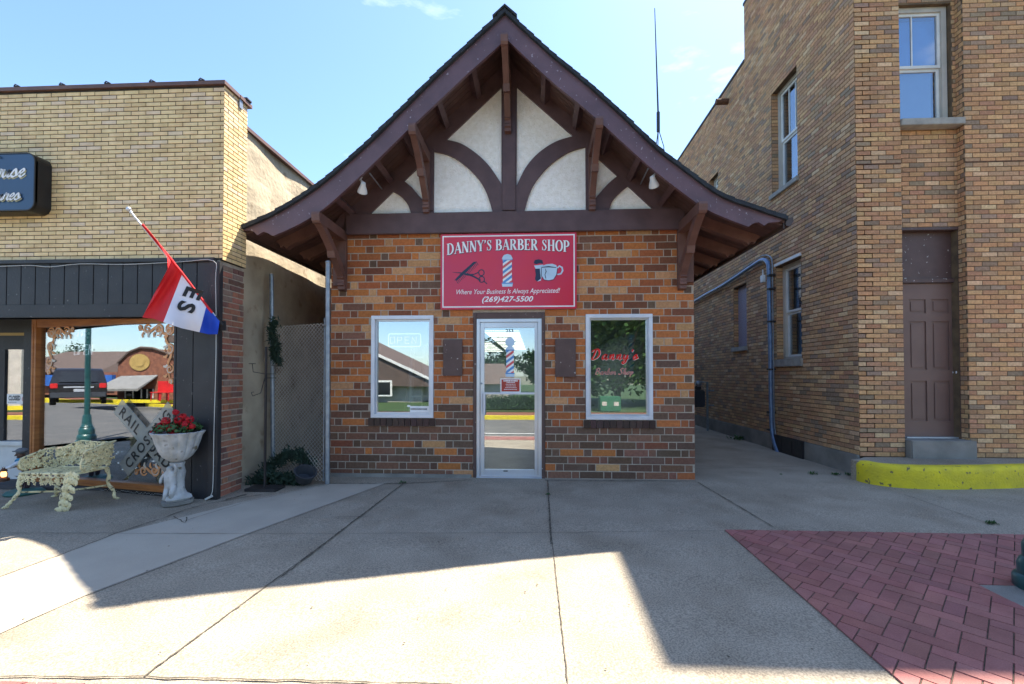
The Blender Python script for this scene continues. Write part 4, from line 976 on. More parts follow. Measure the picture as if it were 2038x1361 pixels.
m = MB(); add_text(m, 'CLOSED', lambda u, v: (r[0]+(r[1]-r[0])*.36+u, YD+.004, (r[2]*.4+r[3]*.6)+v), width=(r[1]-r[0])*.55, height=(r[3]-r[2])*.5, bold=.03)
for i in range(5): m.box(r[0]+.02+i*.025, r[0]+.038+i*.025, YD+.0035, YD+.0045, r[2]+.02, r[2]+.026)
m.build('print', 'ink', cs)
m = MB(); ccx = r[0]+(r[1]-r[0])*.82; ccz = (r[2]+r[3])/2; m.plate([[(ccx+.035*math.cos(a*.4189), ccz+.035*math.sin(a*.4189)) for a in range(15)], [(ccx+.027*math.cos(a*.4189), ccz+.027*math.sin(a*.4189)) for a in range(15)]], planeY(YD+.005), 0, 0); m.ball((ccx, YD+.004, ccz), .012, sc=(1, .1, 1.4)); m.build('emblem', 'notice_red', cs)
# painted scroll work on the display glass
def spiral(c, r0, turns, a0, sgn, n=26):
    return [(c[0]+r0*(1-.86*i/n)*math.cos(a0+sgn*turns*6.2832*i/n), c[1]+r0*(1-.86*i/n)*math.sin(a0+sgn*turns*6.2832*i/n)) for i in range(n+1)]
def scrolls(cx, cz, sx_, sz_, lens):
    o = MB(); w = MB(); k = 0
    def add(pts, wd, which, kk): 
        q = [(cx+sx_*1.28*p[0], cz+sz_*1.28*p[1]) for p in pts]; n = len(q); ws = [wd*1.55*(.35+.65*math.sin(math.pi*min(1, (i+.6)/n*1.05))) for i in range(n)]; ribbon(which, q, ws, lambda u, v, kq: fw_(u, v, -.018, kq), kk)
    for along, (a, b) in enumerate(lens):
        for s, (px_, py_, r_, a0) in enumerate(((.06, .055, .05, 3.9), (a*.45, .05, .06, 1.2), (a*.78, .045, .045, 3.6), (a, .03, .025, .9))):
            c = (px_, py_) if along == 0 else (py_, px_)
            P = spiral(c, r_, 1.35, a0 if along == 0 else 1.57-a0, 1 if along == 0 else -1); add(P, .022, o, k); add([(p[0]+.004, p[1]+.004) for p in P[4:20]], .007, w, k+8); k += 1
        main = spline([(.03, .03), (a*.25, .10), (a*.5, .03), (a*.75, .075), (a*1.05, .02)], 6); main = [(p.x, p.y) for p in main]
        if along: main = [(p[1], p[0]) for p in main]
        add(main, .024, o, k); k += 1
        for q in range(5):
            t = .2+q*.17; c = (a*t, .075); L_ = [(c[0], c[1]), (c[0]+.02, c[1]+.02), (c[0]+.015, c[1]+.05)]
            if along: L_ = [(p[1], p[0]) for p in L_]
            add(L_, .022, w if q % 2 else o, k+q % 3)
    return o, w
for px, py, sx_, sz_, lens in ((91, 651, 1, -1, ((.36, 0), (.46, 0))), (344, 643, -1, -1, ((.42, 0), (.54, 0))), (336, 951, -1, 1, ((.42, 0), (.36, 0)))):
    c = wl(px, py); o, w = scrolls(c[0], c[1], sx_, sz_, lens); q = o.build('painted_scroll', 'scroll_orange', win, fixn=False); w.build('highlight', 'scroll_white', store if False else win, fixn=False)
# crossing sign outside the pane, see-through to imitate the reflection over it
cb = thing('railroad_crossing_sign', 'weathered grey crossbuck railroad crossing sign leaning against the display window glass', 'sign', onW(290, 960, -.03))
def arm(p0, p1, wd, txt, off, hgt):
    a = Vector(wl(*p0, off)); b = Vector(wl(*p1, off)); d = (b-a).normalized(); n = Vector((-d.y, d.x)); L_ = (b-a).length
    m = MB(); m.plate([[tuple(a+n*wd/2), tuple(a-n*wd/2), tuple(b-n*wd/2), tuple(b+n*wd/2)]], lambda u, v, dd: fw_(u, v, dd), -off-.01, -off+.0); bo = m.build('board', 'crossbuck', cb)
    m = MB(); c = (a+b)/2; add_text(m, txt, lambda u, v: fw_(*(c+d*u+n*v), -off+.002), width=L_*.86, height=hgt, bold=.02, space=1.25); m.build('letters', 'ink', bo)
arm((234, 808), (344, 936), .21, 'RAIL ROAD', -.022, .13)
arm((246, 935), (343, 812), .21, 'CROSSING', -.036, .12)
# neon open sign and posy picture in the display window
c = wl(166, 696, .2); on = thing('window_sign', 'faint neon word OPEN near the top of the display window', 'sign', onW(166, 696, .2))
m = MB()
for ch, x in (('O', -.13), ('P', -.045), ('E', .045), ('N', .13)):
    S_ = {'O': [[(-.03, -.06), (-.035, .06), (.03, .065), (.035, -.06), (-.03, -.065)]], 'P': [[(-.03, -.065), (-.03, .065), (.03, .06), (.03, .0), (-.03, .0)]], 'E': [[(.03, .065), (-.03, .065), (-.03, -.065), (.03, -.065)], [(-.03, 0), (.022, 0)]], 'N': [[(-.03, -.065), (-.03, .065), (.03, -.065), (.03, .065)]]}[ch]
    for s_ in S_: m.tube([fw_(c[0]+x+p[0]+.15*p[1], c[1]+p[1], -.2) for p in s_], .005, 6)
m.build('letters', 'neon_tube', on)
c = wl(166, 668, .1); fl = thing('flower_banner', 'small bright banner of pink and blue daisies hanging at the top of the display window', 'banner', onW(166, 668, .1))
m = MB(); pbox(m, c[0]-.13, c[0]+.13, c[1]-.09, c[1]+.09, -.105, -.1); m.build('cloth', 'sign_navy', fl); pal = ['sign_rose', 'sign_white', 'sign_lightblue', 'cloth_red', 'neon_red']
for i in range(14):
    u, v = c[0]+random.uniform(-.11, .11), c[1]+random.uniform(-.07, .07); m = MB(); R_ = random.uniform(.018, .03)
    m.add([fw_(u+R_*(1 if a % 2 else .6)*math.cos(a*.3927), v+R_*(1 if a % 2 else .6)*math.sin(a*.3927), -.098+i*.0002) for a in range(16)], [tuple(range(16))]); m.build('daisy', random.choice(pal), fl)
# garland with bulbs inside, behind the bench
m = MB(); b = MB()
for i in range(900):
    px = random.uniform(205, 335); py = 905+random.gauss(0, 13)+12*math.sin(px*.08); p = onW(px, py, .22)+Vector((random.gauss(0, .02), random.gauss(0, .04), 0)); a = Vector((random.gauss(0, 1), random.gauss(0, 1), random.gauss(0, 1))).normalized()*.035; q = a.orthogonal().normalized()*.01
    m.add([p-q, p+a*.5-q*.2, p+a, p+q], [(0, 1, 2, 3)])
    if i % 22 == 0: b.ball(p+Nw*.03, .011, 6, 5)
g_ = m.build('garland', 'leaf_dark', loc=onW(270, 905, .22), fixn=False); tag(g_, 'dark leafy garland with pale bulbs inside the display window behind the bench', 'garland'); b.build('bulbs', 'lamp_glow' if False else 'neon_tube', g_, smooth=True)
# hanging shop sign box
YN = 4.94
sx1 = aY(71, 360, YN).x; z1 = aY(71, 304, YN).z; z0 = aY(71, 419, YN).z
box = thing('store_sign', 'dark blue sign box with white and gold script lettering projecting from the yellow brick', 'sign', (sx1-.8, YL, z0))
R_ = .1; xl = sx1-1.9
def rrect(x0, x1, z0, z1, r, n=6):
    out = []
    for (cx, cz, a0) in ((x1-r, z1-r, 0), (x0+r, z1-r, 90), (x0+r, z0+r, 180), (x1-r, z0+r, 270)):
        for i in range(n+1): a = math.radians(a0+90*i/n); out.append((cx+r*math.cos(a), cz+r*math.sin(a)))
    return out
m = MB(); m.plate([rrect(xl, sx1, z0, z1, R_)], planeY(YL-.006), 0, YL-.006-YN); m.build('casing', 'store_black', box)
m = MB(); m.plate([rrect(xl, sx1, z0, z1, R_), rrect(xl+.012, sx1-.012, z0+.012, z1-.012, R_-.012)], planeY(YN), -.02, .012); m.build('rim', 'store_black', box)
m = MB(); m.plate([rrect(xl+.013, sx1-.013, z0+.013, z1-.013, R_-.013)], planeY(YN), -.01, .006); m.build('face', 'store_blue', box)
for nm, mt, o_, dy in (('shadow_lettering', 'tan_paint', (.007, -.016), .008), ('lettering', 'sign_white', (0, 0), .014)):
    m = MB(); f = lambda u, v, k=0: (u+o_[0], YN-dy-.0002*k, v+o_[1])
    a = aY(50, 352, YN); script(m, 'ouse', a.x-sum(GL[c][1] for c in 'ouse')*.20*.98-.0, a.z, .20, f, pen=.15, track=.98, slant=.3)
    a = aY(45, 398, YN); script(m, 'easures', a.x-sum(GL[c][1] for c in 'easures')*.165*.92-.02, a.z, .165, f, pen=.15, track=.92, slant=.3, k0=30)
    a = aY(-25, 313, YN); ribbon(m, [(a.x, a.z-.01), (a.x+.08, a.z+.03), (aY(3, 316, YN).x, a.z-.004)], [.02, .03, .008], f, 60)
    m.build(nm, mt, box)
# cable along the fascia and down the corner, plug at the bottom
m = MB(); P = [aY(x, y, YL-.065) for x, y in ((-60, 532), (0, 530), (60, 528), (100, 531), (160, 525), (250, 526), (360, 521), (425, 519), (429, 560), (430, 700), (426, 850), (424, 960), (420, 985), (412, 992))]; m.tube([p for p in spline(P, 4)], .004, 5)
cb_ = m.build('cable', 'cable_white', loc=P[1]); tag(cb_, 'thin white cable running along the black fascia and down its right corner', 'cable')
p = aY(414, 992, YL-.09); m = MB(); m.beam(p+Vector((-.03, 0, -.01)), p+Vector((.05, 0, .03)), .022, .022); m.build('plug', 'cable_white', cb_)
# ================================================================== RIGHT BUILDING
XR2, YR2 = 4.55, 6.65
bl = thing('brick_building', 'tall brown and tan brick building with brown door and sash windows on the right', 'building', (XR2, YR2, 0))
def bcol(u, z, w):
    r = random.random()
    if r < .24: return jit((.70, .415, .20), .12)
    if r < .46: return jit((.62, .34, .16), .14)
    if r < .66: return jit((.54, .29, .155), .15)
    if r < .82: return jit((.56, .345, .19), .14)
    if r < .93: return jit((.38, .26, .17), .18)
    return jit((.76, .51, .29), .1)
def dcol(u, z, w):
    c = bcol(u, z, w); return tuple((a*.94+.015) for a in c)
HT = 9.45; CO = .0665
def wy(px): return aX(px, 700, XR2).y-YR2
def opX(pxa, pxb, ya, yb):          # opening on the side wall from picture corners (near edge pxb)
    u0, u1 = wy(pxb), wy(pxa); zt_ = aX(pxb, ya, XR2).z; zb_ = aX(pxb, yb, XR2).z; return (u0, u1, zb_, zt_)
o1 = opX(1540, 1592, 119, 347); o2 = opX(1546, 1596, 508, 712); o3 = opX(1461, 1487, 562, 688)
o4 = (wy(1414), wy(1398), aX(1406, 352, XR2).z, aX(1406, 306, XR2).z); o5 = opX(1414, 1432, 336, 372)
opsS = [o1, o2, o3, o5]
m = MB(); Yst = wy(1487)
bricks(m, (XR2, YR2, 0), (0, 1, 0), (-1, 0, 0), Yst, .28, HT, CO, (.205,), (0, .5), opsS, dcol, joint=.010, proud=.006)
bricks(m, (XR2, YR2+Yst, 0), (0, 1, 0), (-1, 0, 0), 9.0, .28, 8.22, CO, (.205,), (.2, .7), [(a-Yst, b-Yst, c, d) for a, b, c, d in opsS], dcol, joint=.010, proud=.006)
m.build('side_wall', 'brick_face', bl, attr=True, fixn=False)
m = MB(); slab_wall(m, (XR2, YR2, 0), (0, 1, 0), (-1, 0, 0), Yst, .0, HT, opsS, .22); slab_wall(m, (XR2, YR2+Yst, 0), (0, 1, 0), (-1, 0, 0), 14, 0, 8.22, [(a-Yst, b-Yst, c, d) for a, b, c, d in opsS], .22)
m.build('side_mortar', 'mortar_tan', bl)
# the brick sides of the side-wall openings
for a in (o1, o2, o3, o5):
    m = MB(); bricks(m, (XR2+.001, YR2+a[1], 0), (1, 0, 0), (0, -1, 0), .13, a[2], a[3], CO, (.135,), (0,), [], bcol, joint=.010, proud=.004)
    m.build('reveal', 'brick_face', bl, attr=True, fixn=False)
m = MB(); m.box(XR2-.02, XR2+.25, YR2+Yst+.001, YR2+Yst+14, 8.221, 8.27); m.box(XR2-.02, XR2+.25, YR2, YR2+Yst+.02, HT+.001, HT+.06); m.build('coping', 'black_metal', bl)
m = MB(); m.bevbox(XR2-.05, XR2-.006, YR2-.02, YR2+14, -.05, .285, .01); m.build('foundation', 'concrete_old', bl)
# front: pier, recessed bay with window and door, pier
xa, xb = aY(1797, 600, YR2).x, aY(1925, 600, YR2).x; RB = .12
up = aY(1790, 10, YR2+RB).z, aY(1790, 246, YR2+RB).z; dr = aY(1850, 452, YR2+RB).z
zplat = .265; zd = aY(1850, 873, YR2+RB).z
m = MB(); bricks(m, (XR2, YR2, 0), (1, 0, 0), (0, -1, 0), xa-XR2, zplat, HT, CO, (.205,), (0, .5), [], bcol, joint=.010, proud=.005)
bricks(m, (xb, YR2, 0), (1, 0, 0), (0, -1, 0), 3, zplat, HT, CO, (.205,), (0, .5), [], bcol, joint=.010, proud=.005)
wop = [(.0, xb-xa-.05, up[1], up[0]), (0, xb-xa-.01, 0, dr)]
bricks(m, (xa, YR2+RB, 0), (1, 0, 0), (0, -1, 0), xb-xa, zplat, HT, CO, (.205,), (0, .5), wop, bcol, joint=.010, proud=.005)
bricks(m, (xb, YR2+RB+.1, 0), (0, -1, 0), (-1, 0, 0), RB+.1, zplat, HT, CO, (.205, .1), (0, .5), [], bcol, joint=.010, proud=.004)
m.build('front_wall', 'brick_face', bl, attr=True, fixn=False)
m = MB(); m.box(XR2+.001, xa, YR2, YR2+.3, 0, HT); m.box(xb, xb+3, YR2, YR2+.3, 0, HT); slab_wall(m, (xa, YR2+RB, 0), (1, 0, 0), (0, -1, 0), xb-xa, 0, HT, wop, .15); m.build('front_mortar', 'mortar_tan', bl)
zc = aY(1750, 326, YR2).z; m = MB(); m.box(XR2-.008, xa, YR2-.008, YR2-.0005, zc-.006, zc+.006); m.box(xb, xb+3, YR2-.008, YR2-.0005, zc-.006, zc+.006); m.build('steel_angle', 'rust', bl)
def sash(parent, fn, u0, u1, v0, v1, muntin=True, fr=.07, name='window', gl='glass_upper'):
    """double-hung sash; fn(u, v, d) with d out of the wall"""
    def bx(m, a, b, c, d, e, f): m.plate([[(a, c), (b, c), (b, d), (a, d)]], fn, e, f)
    m = MB(); bx(m, u0, u0+fr, v0, v1, -.12, 0); bx(m, u1-fr, u1, v0, v1, -.12, 0); bx(m, u0+fr+.001, u1-fr-.001, v1-fr, v1, -.12, 0); bx(m, u0+fr+.001, u1-fr-.001, v0, v0+fr*.6, -.12, 0)
    w = m.build(name, 'window_cream', parent)
    a, b, c, d = u0+fr, u1-fr, v0+fr*.6, v1-fr; mid = (c+d)/2; s = .04
    m = MB()
    for (p, q, dd) in ((c, mid-.001, -.05), (mid, d, -.025)):
        bx(m, a, a+s, p, q, dd-.03, dd); bx(m, b-s, b, p, q, dd-.03, dd); bx(m, a+s+.001, b-s-.001, p, p+s, dd-.03, dd); bx(m, a+s+.001, b-s-.001, q-s, q, dd-.03, dd)
    if muntin:
        for t in (.33, .66): u = a+s+(b-a-2*s)*t; bx(m, u-.008, u+.008, mid+s+.001, d-s-.001, -.05, -.03)
    m.build('sash', 'paint_white', w)
    m = MB(); bx(m, a+s-.01, b-s+.01, c+s-.01, mid-s+.01, -.068, -.063); bx(m, a+s-.01, b-s+.01, mid+s-.01, d-s+.01, -.045, -.04); m.build('pane', gl, w)
    return w
w = sash(bl, lambda u, v, d: (u, YR2+RB+.06-d, v), xa-.45, xb-.06, up[1]+.0, up[0])
m = MB(); m.box(xa-.4, xb-.1, YR2+.55, YR2+.56, up[1], up[0]); m.build('dark_room', 'room_dark', w)
m = MB(); r0 = aY(1785, 45, YR2+.3); r1 = aY(1868, 240, YR2+.3); m.box(r0.x, r1.x, YR2+.30, YR2+.31, (r0.z+r1.z)/2, r0.z); m.build('curtain', 'sign_blue', w); m = MB(); m.box(r0.x, r1.x-.1, YR2+.30, YR2+.31, r1.z+.0, (r0.z+r1.z)/2-.01); m.build('blind', 'room_wall', w)
m = MB(); m.bevbox(xa+.001, xb-.001, YR2-.03, YR2+RB+.1, up[1]-.10, up[1]-.004, .006); m.build('sill', 'stone_sill', bl)
# side windows
for a, mt in ((o1, 1), (o2, 0)):
    w = sash(bl, lambda u, v, d: (XR2+.12-d, YR2+u, v), a[0]+.0, a[1]-.002, a[2], a[3], muntin=bool(mt))
    m = MB(); m.box(XR2+.5, XR2+.51, YR2+a[0]-.2, YR2+a[1]+.2, a[2], a[3]); m.build('dark_room', 'room_dark', w)
    if not mt:
        m = MB(); zz = (a[2]+a[3])/2
        while zz < a[3]-.1: m.box(XR2+.24, XR2+.25, YR2+a[0]+.1, YR2+a[0]+.55, zz, zz+.035); zz += .045
        m.build('blind', 'blind', w)
    m = MB(); m.bevbox(XR2-.05, XR2+.1, YR2+a[0]-.04, YR2+a[1]+.04, a[2]-(.14 if not mt else .09), a[2]-.003, .008); m.build('sill', 'stone_sill', bl)
m = MB(); m.box(XR2-.03, XR2+.1, YR2+o2[0]-.02, YR2+o2[1]+.02, o2[3]+.001, o2[3]+.05); m.build('head_flashing', 'paint_white', bl)
m = MB(); m.box(XR2+.10, XR2+.12, YR2+o3[0], YR2+o3[1], o3[2], o3[3]); m.build('block_panel', 'glass_block', bl)
m = MB(); m.bevbox(XR2-.05, XR2+.1, YR2+o3[0]-.03, YR2+o3[1]+.06, o3[2]-.10, o3[2]-.003, .006); m.build('sill', 'stone_sill', bl)
w = sash(bl, lambda u, v, d: (XR2+.12-d, YR2+u, v), o5[0], o5[1], o5[2], o5[3], muntin=False)
m = MB(); m.box(XR2+.4, XR2+.41, YR2+o5[0]-.2, YR2+o5[1]+.2, o5[2], o5[3]); m.build('dark_room', 'room_dark', w)
# door bay
YDr = YR2+RB+.09; x0, x1 = xa-.05, aY(1914, 700, YDr).x; zt1 = aY(1850, 563, YDr).z
m = MB(); m.bevbox(x0-.1, xb-.004, YDr-.03, YDr+.1, zt1, zt1+.06, .005); m.bevbox(x1, xb-.004, YR2+RB-.005, YDr+.1, zd, zt1-.001, .005); m.bevbox(x1+.03, xb-.004, YR2+RB-.005, YDr+.1, zt1+.061, dr-.045, .005); m.bevbox(x0-.1, xb-.004, YR2+RB-.015, YDr+.1, dr-.044, dr-.003, .005)
m.build('door_frame', 'trim_brown', bl)
m = MB(); m.box(x0-.1, x1+.03, YDr+.01, YDr+.05, zt1+.06, dr-.04); m.build('transom_panel', 'trim_brown', bl)
x1d = aY(1907, 700, YDr).x; x0d = aY(1800, 700, YDr).x-.03
m = MB(); Yd = YDr+.03; W_ = x1d-x0d; Hd = zt1-.01-zd-.02
cols = [(x0d+.11, x0d+W_*.45), (x0d+W_*.55, x1d-.11)]; rows = [(zd+.24, zd+.82), (zd+.98, zd+1.68), (zd+1.80, zd+2.0)]
hl = [[(a, c), (b, c), (b, d), (a, d)] for a, b in cols for c, d in rows]
m.plate([[(x0d, zd+.02), (x1d, zd+.02), (x1d, zt1-.004), (x0d, zt1-.004)]]+hl, planeY(Yd), 0, .015); m.box(x0d, x1d, Yd+.001, Yd+.04, zd+.02, zt1-.004)
for h in hl:
    a, c = h[0]; b, d = h[2]; i = .035; m.plate([[(a+i, c+i), (b-i, c+i), (b-i, d-i), (a+i, d-i)]], planeY(Yd-.001), 0, .008)
dr_ = m.build('door', 'door_brown', bl)
m = MB(); c = aY(1906, 741, Yd-.05); c.x -= .015; m.lathe([(.0, 0), (.026, .002), (.012, .012), (.012, .03), (.028, .045), (.028, .06), (.012, .07), (0, .071)], (c.x, Yd-.015, c.z), 14, axis=Matrix.Rotation(math.radians(90), 3, 'X')); m.build('knob', 'aluminium', dr_, smooth=True)
m = MB(); m.box(x0d, x1, YDr-.06, YDr+.02, zd+.002, zd+.018); m.build('threshold', 'aluminium', bl)
m = MB(); m.bevbox(xa+.01, aY(1946, 890, YR2-.1).x, YR2-.10, YR2+.4, zplat-.05, zd, .012); m.build('door_step', 'concrete_old', bl)
m = MB(); m.box(XR2+.62, xb+3, YR2+.62, YR2+.67, 0, HT); m.box(XR2+.6, XR2+.61, YR2+.68, YR2+23, 0, 8.15); m.build('inner_wall', 'room_dark', bl)
m = MB(); m.box(XR2+.2, xb+3, YR2+.28, YR2+Yst, HT-.15, HT-.1); m.box(XR2+.2, xb+3, YR2+Yst+.01, YR2+23, 7.9, 7.95); m.box(xb+2.9, xb+3, YR2+.31, YR2+23, 0, 7.89); m.box(XR2+.23, xb+3, YR2+Yst-.1, YR2+Yst, 7.95, HT-.2); m.build('flat_roof', 'roof_brown', bl)
m = MB(); m.box(XR2+.01, xb+3, YR2-.009, YR2+.25, HT-.3, HT+.055); m.build('cornice', 'mortar_tan', bl)
# cut-off pipe, vent cover, rusty bracket
p = aX(1449, 202, XR2); m = MB(); m.tube([(XR2+.0, p.y, p.z), (XR2-.28, p.y, p.z)], .07, 12, close=False); m.tube([(XR2+.0, p.y, p.z), (XR2-.27, p.y, p.z)], .055, 12); m.build('stub_pipe', 'rust', bl)
p = aX(1600, 910, XR2-.06); q = aX(1548, 885, XR2-.06); m = MB(); m.bevbox(XR2-.09, XR2-.052, p.y, q.y+.15, aX(1604, 920, XR2-.08).z, aX(1604, 880, XR2-.08).z, .006)
for i in range(1, 3): yy = p.y+(q.y+.15-p.y)*i/3; m.box(XR2-.096, XR2-.089, yy-.008, yy+.008, .03, .25)
m.build('vent_cover', 'black_metal', bl)
# downpipe + conduit
P = [aX(x, y, XR2-.09) for x, y in ((1300, 655), (1385, 598), (1440, 567), (1500, 527), (1517, 517), (1526, 520), (1530, 535), (1531, 600), (1533, 700), (1534, 780), (1536, 850), (1541, 880), (1549, 902))]
m = MB(); m.tube(spline(P, 5), .038, 12); pp = m.build('drain_pipe', 'pipe_blue', loc=P[-1], smooth=True); tag(pp, 'blue grey drain pipe running down the side wall of the tall brick building', 'pipe')
P2 = [aX(x, y, XR2-.05) for x, y in ((1300, 650), (1400, 590), (1500, 520), (1520, 508), (1534, 512), (1537, 530), (1538, 600), (1540, 760), (1542, 850), (1551, 885))]
m = MB(); m.tube(spline(P2, 4), .011, 6); m.build('conduit', 'steel_galv', pp)
for y in (548, 575, 640, 735, 820, 855): p = aX(1533, y, XR2-.09); m = MB(); m.box(XR2-.135, XR2-.01, p.y-.045, p.y+.045, p.z-.016, p.z+.016); m.build('strap', 'black_metal', pp)
p = aX(1523, 552, XR2-.1); m = MB(); m.bevbox(p.x-.06, p.x+.0, p.y-.02, p.y+.08, p.z-.09, p.z+.05, .008); m.tube([(p.x-.03, p.y+.03, p.z+.05), (p.x-.03, p.y+.03, p.z+.16)], .012, 6); m.build('junction_box', 'flood_white', pp)
# gas meter by the alley wall
g0 = aX(1400, 800, XR2-.30); gm = thing('gas_meter', 'grey gas meter with pipes standing in the alley behind the shop corner', 'gas meter', (g0.x, g0.y, 0))
y = g0.y; zt_ = aX(1400, 776, XR2-.3).z; zb_ = aX(1400, 808, XR2-.3).z
m = MB(); m.bevbox(g0.x-.34, g0.x-.0, y-.14, y+.14, zb_-.02, zt_, .03); m.bevbox(g0.x-.24, g0.x-.08, y-.10, y+.05, zt_+.001, zt_+.10, .02); m.build('body', 'lamp_green' if False else 'plastic_dark', gm)
m = MB(); m.lathe([(0, 0), (.075, 0), (.08, .03), (.05, .06), (.02, .065), (0, .065)], (g0.x-.16, y-.1, zt_+.16), 16, axis=Matrix.Rotation(math.radians(90), 3, 'X')); m.build('regulator', 'steel_galv', gm, smooth=True)
m = MB(); m.tube([(g0.x-.1, y, zt_+.1), (g0.x-.1, y, zt_+.2), (g0.x+.1, y, zt_+.2), (g0.x+.1, y, 0)], .028, 8); m.tube([(g0.x-.24, y, zb_), (g0.x-.24, y, .0)], .024, 8)
for z in (zt_-.02, zb_+.02): m.tube([(g0.x+.1, y, z), (g0.x+.26, y, z)], .02, 6)
m.build('riser_pipe', 'steel_galv', gm)
# raised platform with yellow kerb
G = [aG(x, y) for x, y in ((1703, 955), (1712, 959), (1740, 965), (1790, 971), (1850, 974), (1930, 974), (2038, 971), (2160, 964), (2300, 950))]
F = spline([(g.x, g.y) for g in G], 4); F = [(p.x, p.y) for p in F]
m = MB(); loop = F+[(F[-1][0], YR2-.007), (XR2-.051, YR2-.007), (XR2-.051, F[0][1])]
inn = [(p[0], p[1]+.14) for p in F[2:]]; inn[0] = (F[0][0]+.10, F[0][1]+.1)
lp2 = inn+[(F[-1][0], YR2-.007), (XR2+.06, YR2-.007)]
m.plate([lp2], lambda u, v, d: (u, v, d), -.1, zplat-.004); pf = m.build('platform', 'concrete', loc=(F[0][0], F[0][1], 0)); 
tag(pf, 'low curved concrete platform with a thick yellow painted kerb in front of the brown door', 'platform')
m = MB(); n = len(F); vs = []
prof = [(0, -.08), (.004, .12), (.0, zplat-.055), (.012, zplat-.02), (.035, zplat-.002), (.10, zplat+.006), (.16, zplat+.002), (.16, -.08)]
for i, p in enumerate(F):
    a = F[max(i-1, 0)]; b = F[min(i+1, n-1)]; d = Vector((b[0]-a[0], b[1]-a[1])).normalized(); nn = Vector((-d.y, d.x))
    for (o_, z) in prof: jz = random.uniform(-.002, .002); vs.append((p[0]+nn.x*o_, p[1]+nn.y*o_, z+jz))
k = len(prof); m.add(vs, [(i*k+j, (i+1)*k+j, (i+1)*k+j+1, i*k+j+1) for i in range(n-1) for j in range(k-1)]+[tuple(range(k)), tuple((n-1)*k+j for j in range(k))[::-1]])
m.build('yellow_kerb', 'kerb_yellow', pf, smooth=True)
# weeds
def weed(px, py, n, h, lb):
    g = aG(px, py); m = MB()
    for _ in range(n):
        a = random.uniform(0, 6.28); l = h*random.uniform(.5, 1); o_ = Vector((random.gauss(0, h*.5), random.gauss(0, h*.4), 0)); d = Vector((math.cos(a)*.7, math.sin(a)*.7, random.uniform(.3, 1))).normalized(); s = d.cross(Vector((0, 0, 1))).normalized()*l*.16
        b = g+o_; b.z = gz(b.y)+.004; m.add([b, b+d*l*.5+s, b+d*l, b+d*l*.5-s], [(0, 1, 2, 3)])
    tag(m.build('weed', 'leaf_green', loc=g, fixn=False), lb, 'weed')
weed(1617, 943, 26, .07, 'small weed in the pavement well left of the yellow kerb'); weed(1664, 944, 60, .05, 'low green weed tuft nearest the left end of the yellow kerb'); weed(1690, 945, 40, .05, 'weed tuft touching the left end of the yellow kerb')
weed(1973, 1043, 50, .05, 'grass tuft at the edge of the red paving below the yellow kerb'); weed(1555, 944, 14, .03, 'tiny weed in the alley mouth'); weed(1468, 868, 40, .16, 'taller weed against the foundation inside the alley')
weed(800, 962, 30, .05, 'small weed growing at the foot of the shop wall left of the door'); weed(1091, 985, 50, .03, 'thin line of weeds in the central pavement joint')
# antenna mast behind the shop
b = aY(1312, 300, 15.0); tpt = aY(1303, 16, 15.0); md = aY(1310, 232, 15.0); an = thing('antenna_mast', 'tall thin radio antenna on a lattice mast behind the shop roof', 'antenna', (b.x, 15, 0))
m = MB(); m.tube([md, tpt], [.03, .012], 6); m.tube([md+Vector((0, 0, -.5)), md+Vector((0, 0, .15))], .055, 6); m.build('whip', 'black_metal', an)
m = MB()
for k in range(3):
    a = k*2.094; o_ = Vector((math.cos(a)*.15, math.sin(a)*.15, 0)); c = Vector((b.x, 15, 0)); m.tube([c+o_, Vector((c.x, 15, md.z-1))+o_, md+Vector((0, 0, -.4))], .015, 5)
    z = .5; o2_ = Vector((math.cos(a+2.094)*.15, math.sin(a+2.094)*.15, 0))
    while z < md.z-1: m.tube([c+o_+Vector((0, 0, z)), c+o2_+Vector((0, 0, z+.3))], .006, 4); z += .5
m.build('lattice', 'black_metal', an)
# ================================================================== things on the pavement
def flower(m, c, r, up, n=5, pet=None):
    up = Vector(up).normalized(); a = up.orthogonal().normalized(); b = up.cross(a); c = Vector(c); t0 = random.uniform(0, 6)
    for k in range(n):
        t = t0+6.2832*k/n; d = a*math.cos(t)+b*math.sin(t); s = d.cross(up)
        q = [c+d*r*.15, c+d*r*.55+s*r*.36+up*r*.12, c+d*r*1.0+up*r*.02, c+d*r*.55-s*r*.36+up*r*.12, c+d*r*.55-up*r*.22]
        m.add(q, [(0, 1, 2), (0, 2, 3), (0, 4, 1), (1, 4, 2), (2, 4, 3), (3, 4, 0)])
    m.ball(c+up*r*.12, r*.24, 6, 4)
def skinmesh(V, E_, R, sub=2):
    me = bpy.data.meshes.new('s'); me.from_pydata([tuple(v) for v in V], E_, []); o = bpy.data.objects.new('s', me); COL.objects.link(o)
    md = o.modifiers.new('k', 'SKIN'); ss = o.modifiers.new('s', 'SUBSURF'); ss.levels = ss.render_levels = sub
    for i, r in enumerate(R): me.skin_vertices[0].data[i].radius = (r, r) if not isinstance(r, tuple) else r
    me.skin_vertices[0].data[0].use_root = True
    dg = bpy.context.evaluated_depsgraph_get(); e = bpy.data.meshes.new_from_object(o.evaluated_get(dg)); v = [x.co.copy() for x in e.vertices]; f = [tuple(p.vertices) for p in e.polygons]
    bpy.data.objects.remove(o); bpy.data.meshes.remove(me); bpy.data.meshes.remove(e); return v, f
